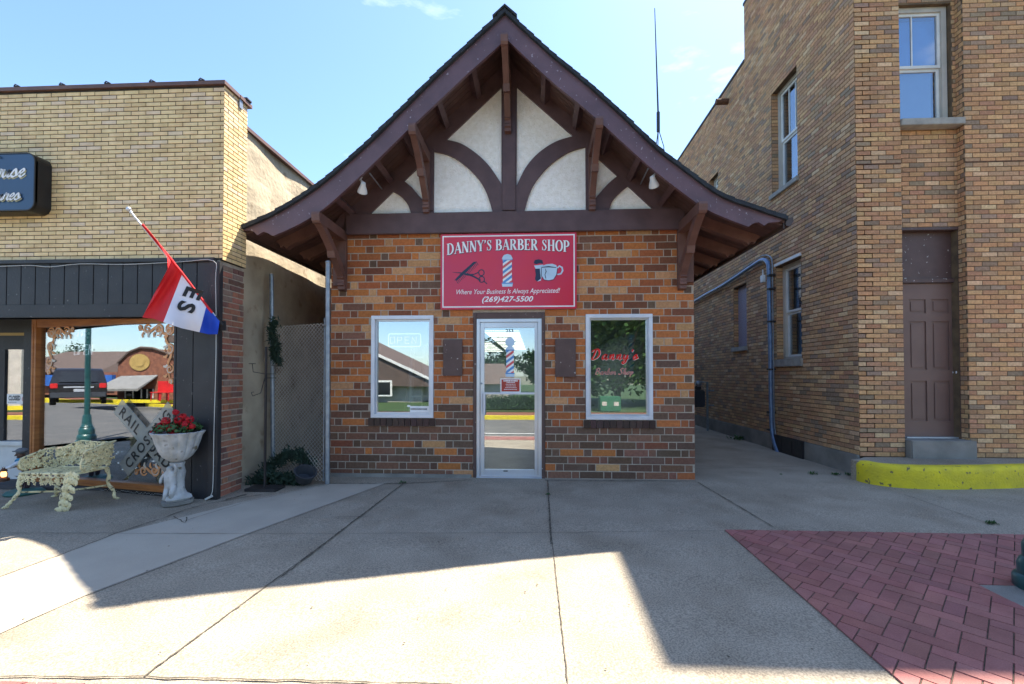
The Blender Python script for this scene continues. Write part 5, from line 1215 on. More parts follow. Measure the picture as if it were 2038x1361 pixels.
# ---- cast iron bench
bx0, bx1, by0, by1, bz = -5.56, -4.92, 4.66, 5.02, .345
g0 = gz(4.8); bench = thing('garden_bench', 'ornate cream cast iron bench with pierced flowers and leaves, left of the stone planter', 'bench', ((bx0+bx1)/2, (by0+by1)/2, g0))
m = MB(); n = 12
for i in range(n):
    x = bx0+(bx1-bx0)*i/n; x2 = bx0+(bx1-bx0)*(i+1)/n
    for j in range(5):
        y = by0+(by1-by0)*j/5; m.bevbox(x+.004, x2-.004, y+.003, y+(by1-by0)/5-.003, bz-.008, bz+.004, .003)
m.tube([(bx0, by0, bz), (bx1, by0, bz), (bx1, by1, bz), (bx0, by1, bz), (bx0, by0, bz)], .012, 8); m.box(bx0+.01, bx1-.01, by0+.01, by1-.01, bz-.014, bz-.009)
m.build('seat', 'iron_cream', bench)
def lace(m, fn, u0, u1, top, n, r=(.030, .045)):
    """pierced floral iron panel on a surface fn(u, v)"""
    for _ in range(n):
        u = random.uniform(u0, u1); h = top(u); v = random.uniform(.03, h-.02); p = fn(u, v); e = .01; nn = (fn(u+e, v)-p).cross(fn(u, v+e)-p).normalized(); nn = nn if nn.y < .2 else -nn
        flower(m, p+nn*random.uniform(-.004, .014), random.uniform(*r), nn+Vector((random.gauss(0, .25), 0, random.gauss(0, .25))), 5)
    for _ in range(n//3):
        u = random.uniform(u0, u1-.04); v = random.uniform(.02, top(u)*.75); pts = [fn(min(u1, u+.05*math.sin(t*1.3)), min(v+.028*t, top(u)-.01)) for t in range(5)]; m.tube(pts, .007, 5)
m = MB(); topb = lambda u: .29+.01*math.sin(9*u)-.10*max(0, .26-u)/.26
fb = lambda u, v: Vector((bx0+u, by1+.01+v*.16, bz+v)); random.seed(3)
lace(m, fb, .0, bx1-bx0, topb, 105, (.036, .056))
m.tube([fb(u/20*(bx1-bx0), topb(u/20*(bx1-bx0))) for u in range(21)], .009, 6); m.build('backrest', 'iron_cream', bench, smooth=False)
for sx_, nm in ((bx0, 0), (bx1, 1)):
    m = MB(); s = -1 if nm == 0 else 1
    fa = lambda u, v, s=s, sx_=sx_: Vector((sx_+s*(.02+.16*v*.8), by1+.04-u, bz+v)); tp = lambda u, nm=nm: (.22 if nm == 0 else .30)-.07*(u/.36)**1.5
    lace(m, fa, 0, .34, tp, 26 if nm == 0 else 40, (.032, .048)); m.tube([fa(u/12*.36, tp(u/12*.36)) for u in range(13)]+[fa(.385, .10), fa(.37, .05), fa(.345, .03)], .010, 6); m.build('armrest', 'iron_cream', bench)
m = MB(); random.seed(5)
for i in range(9):
    x = bx0+.05+i*(bx1-bx0-.1)/8; m.tube([(x-.045, by0-.008, bz-.01), (x-.02, by0-.012, bz-.035), (x+.02, by0-.012, bz-.035), (x+.045, by0-.008, bz-.01)], .007, 5)
    for k in range(3): flower(m, (x+random.uniform(-.02, .02), by0-.015, bz-.04-k*.028), .030, (random.uniform(-.3, .3), -1, 0))
m.build('apron', 'iron_cream', bench)
def slender(a, b, sx_, sy_):
    P = spline([a, (a[0]+sx_*.01, a[1]+sy_*.02, bz*.72), (a[0]+sx_*.0, a[1]+sy_*.02, bz*.45), (a[0]+sx_*.05, a[1]+sy_*.04, bz*.2), (b[0]-sx_*.04, b[1], g0+.035), (b[0], b[1], g0+.012)], 5)
    m = MB(); n = len(P); m.tube(P, [.020-.008*i/n+.004*math.sin(i*1.1) for i in range(n)], 8)
    for i in range(2, n-3, 3): m.ball(P[i], .021, 6, 5, sc=(1, .7, 1.3))
    m.ball((b[0], b[1], g0+.012), .018, 8, 5, sc=(1.6, 1, .6)); m.build('leg', 'iron_cream', bench, smooth=True)
slender((bx0+.01, by0+.01, bz-.01), (bx0-.14, by0-.03, 0), -1, -1); slender((bx0+.02, by1, bz-.01), (bx0-.1, by1+.08, 0), -1, 1); slender((bx1-.01, by1, bz-.01), (bx1+.10, by1+.03, 0), 1, 1)
m = MB(); P = spline([(bx1-.04, by0-.005, bz), (bx1-.035, by0-.03, bz*.8), (bx1-.06, by0-.035, bz*.5), (bx1-.085, by0-.03, bz*.22), (bx1-.09, by0-.05, g0+.02)], 5); n = len(P)
m.tube(P, [.022]*n, 8)
for k in range(6):
    t = k/5; p = P[int(t*(n-1))]; w = .066-.012*t
    for s in (-1, 1):
        for q in range(2): m.ball(p+Vector((s*w*(.55+.28*q), -.012+.012*q, -.012-.022*q)), w*.48, 8, 6, sc=(1, .5, 1.25))
    m.ball(p+Vector((0, -.02, 0)), .022, 6, 5, sc=(1, .6, 1.8))
for s in (-2, -1, 0, 1, 2): m.ball((bx1-.09+s*.026, by0-.055, g0+.018), .022, 6, 5, sc=(.9, 1.3, .8))
m.build('leg', 'iron_cream', bench, smooth=True)
m = MB(); m.tube(spline([(bx0+.0, by0+.02, .14), (bx0+.25, by0+.14, .12), (bx1-.25, by0+.14, .12), (bx1-.04, by0+.02, .14)], 5), .011, 6); m.tube(spline([(bx0, by1, .14), (bx0+.25, by0+.22, .12), (bx1-.25, by0+.22, .12), (bx1, by1, .14)], 5), .011, 6); m.build('stretcher', 'iron_cream', bench, smooth=True)
random.seed(11)
# ---- stone urn with geraniums
g = aG(357, 1010); uy = g.y+.13; ux = aY(354, 900, uy).x; uz = gz(uy)
urn = thing('stone_planter', 'weathered grey stone pedestal planter with fluted bowl and carved cherub column beside the display window', 'planter', (ux, uy, uz))
m = MB(); m.lathe([(.13, .0), (.15, .01), (.15, .045), (.12, .05)], (ux, uy, uz), 24, mod=lambda t, z: 1+.05*math.sin(3*t)+.04*math.sin(7*t+1)); m.build('base_slab', 'concrete_old', urn)
m = MB(); m.lathe([(.12, .051), (.132, .07), (.122, .10), (.085, .125), (.07, .17), (.066, .26), (.074, .35), (.06, .42), (.07, .46), (.05, .47)], (ux, uy, uz), 32, mod=lambda t, z: 1+.07*math.sin(4*t+z*9)+.05*math.sin(9*t-z*20)); m.build('column', 'stone_grey', urn, smooth=True)
V = [(0, 0, .22), (0, -.01, .31), (0, -.012, .365), (.0, -.022, .40), (0, -.03, .435), (.062, -.02, .355), (.085, -.03, .42), (.05, -.03, .47), (-.062, -.02, .35), (-.095, -.03, .30), (-.085, -.055, .25), (.035, -.01, .20), (.045, -.05, .14), (.03, -.03, .075), (-.035, -.01, .2), (-.03, -.045, .13), (-.05, -.03, .075)]
V = [Vector((ux+p[0]*.95-.01, uy-.075+p[1], uz+p[2])) for p in V]
v, f = skinmesh(V, [(0, 1), (1, 2), (2, 3), (3, 4), (2, 5), (5, 6), (6, 7), (2, 8), (8, 9), (9, 10), (0, 11), (11, 12), (12, 13), (0, 14), (14, 15), (15, 16)], [.055, .052, .04, .022, .043, .022, .017, .014, .022, .018, .014, .036, .026, .018, .036, .026, .018])
m = MB(); m.add(v, f); m.build('carved_cherub', 'stone_grey', urn, smooth=True)
m = MB(); prof = [(.05, .471), (.085, .485), (.135, .53), (.175, .60), (.20, .68), (.218, .755), (.235, .782), (.242, .80), (.228, .806), (.210, .79), (.19, .76), (.0, .755)]
m.lathe(prof, (ux, uy, uz), 84, mod=lambda t, z: 1+(.07+.06*max(0, z-.72)*6)*abs(math.sin(7*t))**.7*(1 if z > .5 else .4)-.03+.008*math.sin(31*t+z*30)); m.build('bowl', 'stone_grey', urn, smooth=True)
ger = thing('geranium', 'red geranium in bloom growing in the stone planter', 'flowers', (ux, uy, uz+.757))
m = MB(); m.lathe([(0, .757), (.185, .758), (.18, .77), (0, .785)], (ux, uy, uz), 20); m.build('soil', 'soil', ger)
m = MB()
for _ in range(420):
    a = random.uniform(0, 6.28); r = .225*math.sqrt(random.random()); p = Vector((ux+r*math.cos(a), uy+r*math.sin(a), uz+.79+random.uniform(0, .105)*(1-r*1.8)+.03)); nn = Vector((math.cos(a)*.6+random.gauss(0, .5), math.sin(a)*.6+random.gauss(0, .5), 1)).normalized(); u_ = nn.orthogonal().normalized(); w_ = nn.cross(u_); R_ = random.uniform(.014, .027)
    m.add([p-nn*R_*.35]+[p+(u_*math.cos(k*.8976)+w_*math.sin(k*.8976))*R_*(1 if k % 2 else .8) for k in range(7)], [(0, 1+k, 1+(k+1) % 7) for k in range(7)])
for _ in range(40):
    a = random.uniform(0, 6.28); r = .12*random.random(); m.tube([(ux+r*math.cos(a), uy+r*math.sin(a), uz+.77), (ux+r*1.6*math.cos(a), uy+r*1.6*math.sin(a), uz+.88+random.uniform(0, .08))], .003, 4)
m.build('leaves', 'leaf_green', ger, fixn=False)
for px, py, R_ in ((372, 846, .040), (357, 836, .038), (342, 853, .042), (322, 850, .042), (330, 838, .034), (350, 820, .026), (307, 862, .030), (378, 834, .030), (345, 866, .036), (364, 828, .026), (383, 848, .022)):
    c = aY(px, py, uy-.08-random.uniform(-.05, .06)); m = MB()
    R_ *= 1.5
    for _ in range(44):
        d = Vector((random.gauss(0, 1), random.gauss(0, 1), random.gauss(0, .8))).normalized(); flower(m, c+d*R_*.8, R_*.34, d, 5)
    m.tube([c, (ux+(c.x-ux)*.4, uy, uz+.80)], .003, 4); m.build('bloom', 'petal_red', ger, fixn=False)
# ---- painted boy statue with a lantern
s0 = aG(42, 988); sy = s0.y+.12; k_ = sy/s0.y; sx0 = aY(46, 900, sy).x; sz0 = gz(sy)
st = thing('boy_statue', 'small painted statue of a boy in a grey cap holding a lantern by the entrance', 'statue', (sx0, sy, sz0))
m = MB(); m.lathe([(.0, .0), (.17, .0), (.18, .02), (.15, .05), (.07, .06), (0, .06)], (sx0+.03, sy, sz0), 20, mod=lambda t, z: 1+.06*math.sin(3*t)+.05*math.sin(5*t)); m.build('base', 'base_green', st, smooth=True)
P0 = Vector((sx0, sy, sz0))
def sk(V, E_, R, name, mt, par=st):
    v, f = skinmesh([P0+Vector(p) for p in V], E_, R); m = MB(); m.add(v, f); return m.build(name, mt, par, smooth=True)
sk([(0.02, 0, .26), (.03, .035, .17), (.02, .035, .06), (-.02, .035, .055), (.03, -.035, .17), (.01, -.035, .06), (-.03, -.035, .055)], [(0, 1), (1, 2), (2, 3), (0, 4), (4, 5), (5, 6)], [.055, .036, .026, .02, .036, .026, .02], 'trousers', 'trousers')
sk([(.02, 0, .27), (.0, 0, .36), (-.01, 0, .41)], [(0, 1), (1, 2)], [.056, .062, .04], 'vest', 'vest_yellow')
sk([(-.005, 0, .385), (-.02, -.06, .37), (-.075, -.075, .325), (-.14, -.06, .32), (-.02, .06, .37), (-.07, .07, .32), (-.13, .05, .31)], [(0, 1), (1, 2), (2, 3), (0, 4), (4, 5), (5, 6)], [.03, .026, .022, .018, .026, .022, .018], 'shirt', 'shirt_white')
sk([(-.01, 0, .405), (-.02, 0, .44), (-.028, 0, .478), (-.02, 0, .51), (-.066, 0, .472), (-.058, 0, .452), (-.058, 0, .44)], [(0, 1), (1, 2), (2, 3), (2, 4), (2, 5), (1, 6)], [.022, .036, .046, .036, .010, .014, .010], 'head', 'skin_painted')
m = MB(); m.ball(P0+Vector((-.015, 0, .515)), .058, 14, 8, sc=(1.05, 1, .62)); m.lathe([(0, 0), (.055, .0), (.058, .006), (0, .014)], P0+Vector((-.055, 0, .508)), 14, mod=None); m.build('cap', 'cap_grey', st, smooth=True)
m = MB(); m.lathe([(.03, 0), (.05, .012), (.045, .03), (.028, .035)], P0+Vector((-.015, 0, .395)), 14); m.ball(P0+Vector((-.06, -.02, .39)), .02, sc=(.6, 1, 1.3)); m.build('scarf', 'scarf_blue', st, smooth=True)
for s in (-1, 1):
    hx = P0+Vector((-.15, s*.055, .315)); m = MB(); m.ball(hx, .016, 8, 6, sc=(1.2, .7, 1))
    for q in range(4): m.tube([hx+Vector((-.008, -.008+q*.005, 0)), hx+Vector((-.026, -.008+q*.005, -.004)), hx+Vector((-.028, -.008+q*.005, -.018))], .0035, 5)
    m.tube([hx+Vector((0, s*.01, 0)), hx+Vector((-.014, s*.014, -.010))], .004, 5); m.build('hand', 'skin_painted', st, smooth=True)
lc = P0+Vector((-.175, -.055, .16)); lan = thing('lantern', 'small rusty oil lantern with a glowing amber light held by the boy statue', 'lantern', lc)
m = MB(); m.lathe([(0, 0), (.05, 0), (.052, .03), (.03, .045), (.02, .05)], lc, 14); m.lathe([(.02, .115), (.034, .12), (.026, .14), (.012, .155), (0, .156)], lc, 14)
for s in (-1, 1): m.tube([lc+Vector((s*.045, 0, .02)), lc+Vector((s*.046, 0, .1)), lc+Vector((s*.02, 0, .13))], .004, 5)
m.tube([lc+Vector((.026*math.cos(a*.524), 0, .14+.028*math.sin(a*.524))) for a in range(7)], .002, 4); m.build('frame', 'rust', lan, smooth=True)
m = MB(); m.lathe([(.018, .05), (.031, .075), (.028, .10), (.018, .115)], lc, 14); m.build('chimney', 'lamp_glow', lan, smooth=True)
# ---- flag on a slanting pole
tipv = aY(262, 424, 4.50); basev = aY(443, 647, YL-.05)
fp = thing('flag_pole', 'white flag pole with a silver ball leaning out from the black storefront', 'flag pole', basev)
m = MB(); m.tube([basev, tipv], .010, 10); m.tube([tipv, tipv+(tipv-basev).normalized()*.05], .014, 10); m.ball(aY(256, 416, 4.48), .024, 12, 8); m.build('pole', 'aluminium', fp, smooth=True)
m = MB(); m.tube([basev, basev+(tipv-basev).normalized()*.12], .017, 10); m.bevbox(basev.x-.03, basev.x+.03, YL-.047, YL-.027, basev.z-.06, basev.z+.05, .004); m.build('socket', 'black_metal', fp)
A0 = [(283, 446), (306, 474), (330, 503), (341, 516), (352, 530), (362, 543), (374, 560), (386, 577), (398, 592), (410, 607), (424, 624), (437, 639)]
A1 = [(287, 448), (312, 478), (333, 512), (334, 535), (305, 588), (283, 632), (304, 634), (325, 641), (361, 653), (397, 661), (415, 665), (433, 665)]
A0 = A0[:5]+[(357, 537), (360, 540), (362, 543)]+A0[7:]; A1 = A1[:8]+A1[8:]
A0 = [(283, 446), (306, 474), (330, 503), (341, 516), (349, 527), (355, 534), (359, 539), (363, 544), (388, 577), (411, 608), (424, 624), (437, 639)]
def fl_at(u, v):
    n = len(A0)-1; i = min(int(u*n), n-1); t = u*n-i; a = [A0[i][q]*(1-t)+A0[i+1][q]*t for q in (0, 1)]; b = [A1[i][q]*(1-t)+A1[i+1][q]*t for q in (0, 1)]
    px = a[0]*(1-v)+b[0]*v; py = a[1]*(1-v)+b[1]*v; s = (a[0]-257)/(441-257); Y = 4.50+(YL-.05-4.50)*s
    return px, py, Y-.035+v*(.06*math.sin(u*15+v*1.2)+.03*math.sin(u*31-v*3)-.05)-.01
flag = thing('flag', 'red white and blue flag with black letters hanging from the slanting pole', 'flag', aY(362, 600, 4.8))
FU, FV = 66, 14; brk = {'cloth_red': (0, 7/11), 'cloth_white': (7/11, 9/11), 'cloth_blue': (9/11, 1)}; cloth = []
for mt, (u0, u1) in brk.items():
    m = MB(); nu = max(8, int(FU*(u1-u0))); vs = []
    for i in range(nu+1):
        for j in range(FV+1):
            u = u0+(u1-u0)*i/nu; v = j/FV; px, py, Y = fl_at(u, v); p = aY(px, py, Y); vs.append(p); cloth.append((px, py, Y))
    m.add(vs, [(i*(FV+1)+j, (i+1)*(FV+1)+j, (i+1)*(FV+1)+j+1, i*(FV+1)+j+1) for i in range(nu) for j in range(FV)]); m.build({'cloth_red': 'red_panel', 'cloth_white': 'white_panel', 'cloth_blue': 'blue_panel'}[mt], mt, flag, smooth=True)
m = MB(); P_ = [aY(*fl_at(u/20, .0)[:2], fl_at(u/20, 0)[2]) for u in range(19)]; m.tube(P_, .013, 8); m.build('sleeve', 'cloth_red', flag, smooth=True)
def on_cloth(px, py):
    d = sorted(((c[0]-px)**2+(c[1]-py)**2, c[2]) for c in cloth)[:5]; w = sum(1/(a+.5) for a, _ in d); return aY(px, py, sum(y/(a+.5) for a, y in d)/w-.009)
m = MB(); rx, ry = -13/29.5, 26.5/29.5; ux_, uy_ = .95, .30
for ch, (cx, cy) in (('E', (384, 584)), ('S', (371, 611))):
    v, f = textpolys(ch, 1, bold=.035); x0 = min(p[0] for p in v); x1 = max(p[0] for p in v); y0 = min(p[1] for p in v); y1 = max(p[1] for p in v)
    v = [((p[0]-(x0+x1)/2)/(x1-x0)*21, (p[1]-(y0+y1)/2)/(y1-y0)*36) for p in v]
    m.add([on_cloth(cx+a*rx+b*ux_, cy+a*ry+b*uy_) for a, b in v], f)
m.build('letters', 'ink', flag, fixn=False)
# ---- chain link fence across the gap
fr = aG(650, 964); frx, fry = fr.x, fr.y+.02
fn_ = thing('chain_link_fence', 'galvanised chain link fence closing the gap left of the barber shop', 'fence', (frx, fry, 0))
m = MB(); zt_ = aY(646, 522, fry).z; m.tube([(frx, fry, gz(fry)-.05), (frx-.012, fry, zt_)], .031, 12); m.ball((frx-.012, fry, zt_), .036, 10, 6, sc=(1, 1, .8)); m.build('post', 'steel_galv', fn_, smooth=True)
ly = 6.22; lx = aY(545, 800, ly).x; m = MB(); zt_ = aY(537, 548, ly).z; m.tube([(lx, ly, 0), (lx-.05, ly, zt_)], .03, 12); m.ball((lx-.05, ly, zt_), .032, 8, 6); m.build('post', 'steel_galv', fn_, smooth=True)
m = MB(); zf = aY(640, 640, fry).z; m.tube([(frx-.06, fry+.02, .03), (frx-.06, fry+.02, zf+.05)], .010, 8)
for k in range(5):
    z = .15+k*(zf-.2)/4; m.tube([(frx+.034, fry, z), (frx-.02, fry-.034, z), (frx-.07, fry+.01, z+.005)], .007, 5)
m.build('tension_bar', 'steel_galv', fn_)
m = MB(); n = 15; dxx = (frx-.06-lx)/n; dz = .056
for i in range(n):
    for s in (0, 1):
        P = []; z = .02; q = 0
        while z < zf+.03: t = i+(q+s) % 2; P.append((lx+dxx*t, ly+(fry+.02-ly)*t/n+(.004 if q % 2 else -.004), z)); z += dz; q += 1
        m.tube(P, .0026, 4, close=False)
m.build('mesh', 'wire', fn_, fixn=False)
# greenery wound round the far post, clump at the foot, pot and hook stand
def sprigs(m, pts, n, spread, l):
    for _ in range(n):
        t = random.random()*(len(pts)-1); i = int(t); p = Vector(pts[i]).lerp(Vector(pts[i+1]), t-i)+Vector((random.gauss(0, spread), random.gauss(0, spread), random.gauss(0, spread)))
        d = Vector((random.gauss(0, 1), random.gauss(0, 1), random.gauss(0, 1))).normalized(); s = d.orthogonal().normalized()*l*.10
        m.add([p-s, p+d*l*.5-s, p+d*l, p+d*l*.5+s, p+s], [(0, 1, 2, 3, 4)])
m = MB(); P = [aY(x, y, 6.1) for x, y in ((547, 635), (540, 665), (550, 690), (545, 705), (556, 722))]; sprigs(m, P, 700, .022, .07); gl_ = m.build('garland', 'leaf_dark', loc=P[2], fixn=False); tag(gl_, 'dark green garland wound round the far fence post', 'garland')
m = MB(); P = [aY(x, y, 5.95) for x, y in ((515, 955), (540, 925), (570, 905), (600, 905), (618, 930))]; sprigs(m, P, 1300, .036, .07); P2 = [aY(x, y, 5.8) for x, y in ((505, 962), (540, 950), (570, 955), (600, 965))]; sprigs(m, P2, 1500, .04, .08)
gl_ = m.build('evergreen_clump', 'leaf_dark', loc=P2[1], fixn=False); tag(gl_, 'heap of dark evergreen cuttings at the foot of the chain link fence', 'greenery')
c = aG(601, 962); c = Vector((aY(601, 940, 5.75).x, 5.75, .0)); ax = Matrix.Rotation(math.radians(24), 3, 'Y') @ Matrix.Rotation(math.radians(20), 3, 'X')
pot = thing('hanging_pot', 'dark plastic hanging pot lying tilted among the evergreen cuttings', 'plant pot', c); c2 = c+Vector((.02, 0, .05))
m = MB(); m.lathe([(0, 0), (.085, 0), (.10, .02), (.125, .13), (.14, .135), (.14, .15), (.125, .15), (.115, .12), (.09, .03), (0, .025)], c2, 28, axis=ax); m.build('tub', 'plastic_dark', pot, smooth=True)
m = MB(); a_ = c2+ax @ Vector((.13, 0, .15)); b_ = c2+ax @ Vector((-.13, 0, .15)); t_ = c2+ax @ Vector((0, .05, .36)); m.tube([a_, t_, b_], .003, 5); m.build('wire_hanger', 'black_metal', pot)
hb = aG(527, 975); hy = hb.y; hs = thing('hook_stand', 'thin black iron stand with bent hooks on a flat base beside the stucco wall', 'stand', (hb.x, hy, gz(hy)))
m = MB(); zt_ = aY(527, 690, hy).z; m.box(hb.x-.011, hb.x+.011, hy-.011, hy+.011, gz(hy)+.02, zt_); m.build('pole', 'black_metal', hs)
m = MB(); m.bevbox(hb.x-.2, hb.x+.19, hy-.10, hy+.13, gz(hy)+.001, gz(hy)+.035, .005); m.build('base_plate', 'black_metal', hs)
for L_ in (((527, 744), (504, 740), (502, 724)), ((527, 752), (519, 782), (503, 788), (500, 781), (505, 780)), ((527, 744), (549, 744), (547, 728)), ((527, 752), (550, 752))):
    m = MB(); m.tube([aY(x, y, hy-.02) for x, y in L_], .005, 5); e = aY(*L_[-1], hy-.02)
    if L_[-1][1] < 730: m.bevbox(e.x-.035, e.x+.035, hy-.04, hy, e.z-.002, e.z+.006, .002)
    m.build('hook', 'black_metal', hs)
# ---- green lamp posts
def lamp_post(x, y, lb, h=4.8, rs=.88):
    z = gz(y); t = thing('street_lamp', lb, 'street lamp', (x, y, z), 'green cast street lamps')
    m = MB(); m.lathe([(.0, .0), (.205, .0), (.21, .02), (.21, .075), (.195, .095), (.180, .10), (.182, .16), (.165, .20), (.150, .215), (.152, .30), (.135, .34), (.12, .355), (.125, .37), (.108, .385), (.095, .45), (.082, .60), (.075, .62)], (x, y, z), 48, mod=lambda a, zz: rs*(1+(.018*abs(math.sin(10*a)) if .1 < zz < .34 else 0))); m.build('base', 'lamp_green', t, smooth=True)
    m = MB(); m.lathe([(.070, .62), (.062, h*.6), (.055, h), (.075, h+.02), (.07, h+.08), (.09, h+.10), (0, h+.101)], (x, y, z), 32, mod=lambda a, zz: .72*(1+.03*abs(math.sin(8*a)))); m.build('shaft', 'lamp_green', t, smooth=True)
    m = MB(); m.lathe([(0, h+.102), (.09, h+.104), (.16, h+.3), (.15, h+.42), (.05, h+.52), (0, h+.56)], (x, y, z), 24); m.build('globe', 'sign_white', t, smooth=True)
    return t
g = aG(2060, 1190); lamp_post(g.x+.20, g.y+.09, 'green street lamp base standing in the red brick paving at the right edge')

# ================================================================== ACROSS THE STREET, seen only in the shop glass
def leafy(m, c, rx, ry, rz, n, l, seed):
    R0 = random.Random(seed); cl = []
    for _ in range(max(9, n//130)):
        d = Vector((R0.gauss(0, 1), R0.gauss(0, 1), R0.gauss(0, 1))).normalized()*R0.uniform(.45, 1); cl.append(Vector((c[0]+d.x*rx, c[1]+d.y*ry, c[2]+d.z*rz)))
    for _ in range(n):
        p = R0.choice(cl)+Vector((R0.gauss(0, rx*.17), R0.gauss(0, ry*.17), R0.gauss(0, rz*.13))); d = Vector((R0.gauss(0, 1), R0.gauss(0, 1), R0.gauss(0, .6))).normalized(); s = d.orthogonal().normalized()*l*.3
        m.add([p, p+d*l*.5+s, p+d*l, p+d*l*.5-s], [(0, 1, 2, 3)])
    return cl
def tree(x, y, h, r, lb, seed, zb=-.12, n=5000, l=.26, low=.25):
    t = thing('leafy_tree', lb, 'tree', (x, y, zb), 'trees across the street'); m = MB(); cz = zb+h*(low+(1-low)/2); cl = leafy(m, (x, y, cz), r, r, h*(1-low)/2*.95, n, l, seed); m.build('crown', 'leaf_tree', t, fixn=False)
    m = MB(); m.tube([(x, y, zb), (x+.05, y, zb+h*low), (x, y, cz)], [.035*h*.7, .025*h*.7, .05], 10)
    for q in cl[:12]: m.tube([(x, y, zb+h*low*.9), ((x+q.x)/2, (y+q.y)/2, (zb+h*low+q.z)/2), q], [.06, .04, .015], 6)
    m.build('trunk', 'bark', t, smooth=True)
tree(4.0, -10, 8.5, 3.4, 'large leafy shade tree across the street reflected in the right window', 1, n=14000, l=.28, low=.05)
tree(.4, -27, 3.6, 1.6, 'round green tree on the far lawn behind the hedge', 2, n=3000); tree(2.6, -33, 4.4, 2.0, 'green tree on the far lawn furthest from the street', 3, n=3000); tree(-3.4, -27, 5.0, 2.2, 'green tree rising behind the brown roofed house', 4, n=3000)
tree(6.6, -12.5, 8.0, 3.0, 'second leafy tree behind the large shade tree across the street', 5, n=9000, l=.3, low=.03); tree(2.9, -13.5, 6.0, 1.8, 'slimmer leafy tree left of the large shade tree across the street', 6, n=6000, l=.26, low=.03)
hd = MB(); leafy(hd, (-.6, -7.8, .15), 1.9, .5, .42, 6000, .09, 8); tag(hd.build('hedge', 'leaf_tree', loc=(-.6, -7.8, -.15), fixn=False), 'low clipped green hedge on the lawn edge across the street', 'hedge')
# brown roofed house
hs_ = thing('roofed_house', 'low house with a broad brown gable roof across the street', 'house', (-11, -13, -.15))
m = MB(); m.box(-16, -6.4, -20, -13, -.15, 1.0); m.build('wall', 'beige_wall', hs_)
m = MB(); m.plate([[(-16.5, .9), (-5.6, .75), (-5.4, .9), (-11.6, 3.85), (-16.8, 1.2)]], lambda u, v, d: (u, d, v), -20.5, -12.6); m.build('roof', 'roof_brown', hs_)
m = MB(); m.beam((-5.3, -12.55, .92), (-11.6, -12.55, 3.82), .06, .14); m.beam((-17, -12.55, 1.2), (-11.6, -12.55, 3.82), .06, .14); m.build('eaves_board', 'paint_white', hs_)
for x in (-12, -8.5):
    m = MB(); m.bevbox(x-.5, x+.5, -12.55, -12.50, .2, 1.1, .01); w = m.build('window', 'paint_white', hs_); m = MB(); m.box(x-.4, x+.4, -12.499, -12.49, .3, 1.0); m.build('pane', 'car_glass', w)
h2 = thing('hip_roof_house', 'small dark house with a brown hip roof behind the far hedge', 'house', (-3, -18, -.15))
m = MB(); m.box(-4.6, -1.7, -22, -17.6, -.15, .85); m.build('wall', 'beige_wall', h2); m = MB(); m.add([(-5, -17.3, .8), (-1.3, -17.3, .8), (-1.3, -22.4, .8), (-5, -22.4, .8), (-3.9, -19.4, 2.2), (-2.2, -19.4, 2.2)], [(0, 1, 5, 4), (1, 2, 5), (2, 3, 4, 5), (3, 0, 4), (3, 2, 1, 0)]); m.build('roof', 'roof_brown', h2)
t = thing('utility_box', 'green metal utility cabinet under the big tree across the street', 'utility box', (3.2, -7.2, -.15)); m = MB(); m.bevbox(2.75, 3.65, -7.6, -7.0, -.15, .48, .03); m.build('cabinet', 'green_box', t)
for x in (2.95, 3.45): m = MB(); m.box(x-.1, x+.1, -6.998, -6.99, .1, .26); m.build('label_plate', 'window_cream', t)
# stand-in scene for the display window's reflection: placed by mirroring, gable shop undersized
Am = Aw-Nw*.026
def mir(p): p = Vector(p); k = (p-Am).dot(Nw); return p-Nw*(2*k)
ROT = [None]
def mbuild(m, name, mat, parent=None, **k):
    if ROT[0]: m.v = [ROT[0](v) for v in m.v]
    m.v = [tuple(mir(v)) for v in m.v]; return m.build(name, mat, parent, **k)
def vx(px, d): return (px-1065)/906*d
# cross street beside the store
m = MB(); m.quad((-60, -.7, .006), (-10.6, -.7, .006), (-10.6, 30, .030), (-60, 30, .030)); struct(m, 'side_road', 'asphalt')
D = 24.0; zb_ = 0.03; c = mir((vx(258, D), D, 0)); c.z = zb_
kb = thing('brick_gable_shop', 'red brick shop with arched gable, gold medallion and grey awning across the side road', 'building', c)
xa_, xb_ = vx(197, D), vx(327, D); f = lambda px, py: (vx(px, D), CH-(py-746)*D/906)
out_ = [f(197, 830), f(327, 830), f(327, 716), f(300, 700), f(275, 692), f(248, 690), f(222, 700), f(197, 722)]
m = MB(); m.plate([[(p[0], max(zb_, p[1])) for p in out_]], lambda u, v, d: (u, D+d, v), 0, 5); mbuild(m, 'wall', 'brick_red_flat', kb)
m = MB(); q = [p for p in out_[2:]]; m.tube([(p[0], D-.05, p[1]+.03) for p in q], .07, 6); mbuild(m, 'coping', 'roof_brown', kb)
e = f(245, 720); m = MB(); m.add([(e[0]+.58*math.cos(a*.2618), D-.04, e[1]+.46*math.sin(a*.2618)) for a in range(24)], [tuple(range(24))]); m.add([(e[0]+.30*math.cos(a*.2618), D-.06, e[1]+.24*math.sin(a*.2618)) for a in range(24)], [tuple(range(24))]); mbuild(m, 'medallion', 'gold', kb)
a, b, c_, d_ = f(205, 748), f(284, 746), f(275, 773), f(180, 775); m = MB(); m.add([(a[0], D-.02, a[1]), (b[0], D-.02, b[1]), (c_[0], D-1.0, c_[1]), (d_[0], D-1.0, d_[1]), (a[0], D-.02, a[1]-.05), (b[0], D-.02, b[1]-.05), (c_[0], D-1.0, c_[1]-.12), (d_[0], D-1.0, d_[1]-.12)], [(0, 1, 2, 3), (4, 7, 6, 5), (3, 2, 6, 7), (0, 3, 7, 4), (1, 5, 6, 2)]); mbuild(m, 'awning', 'awning_grey', kb)
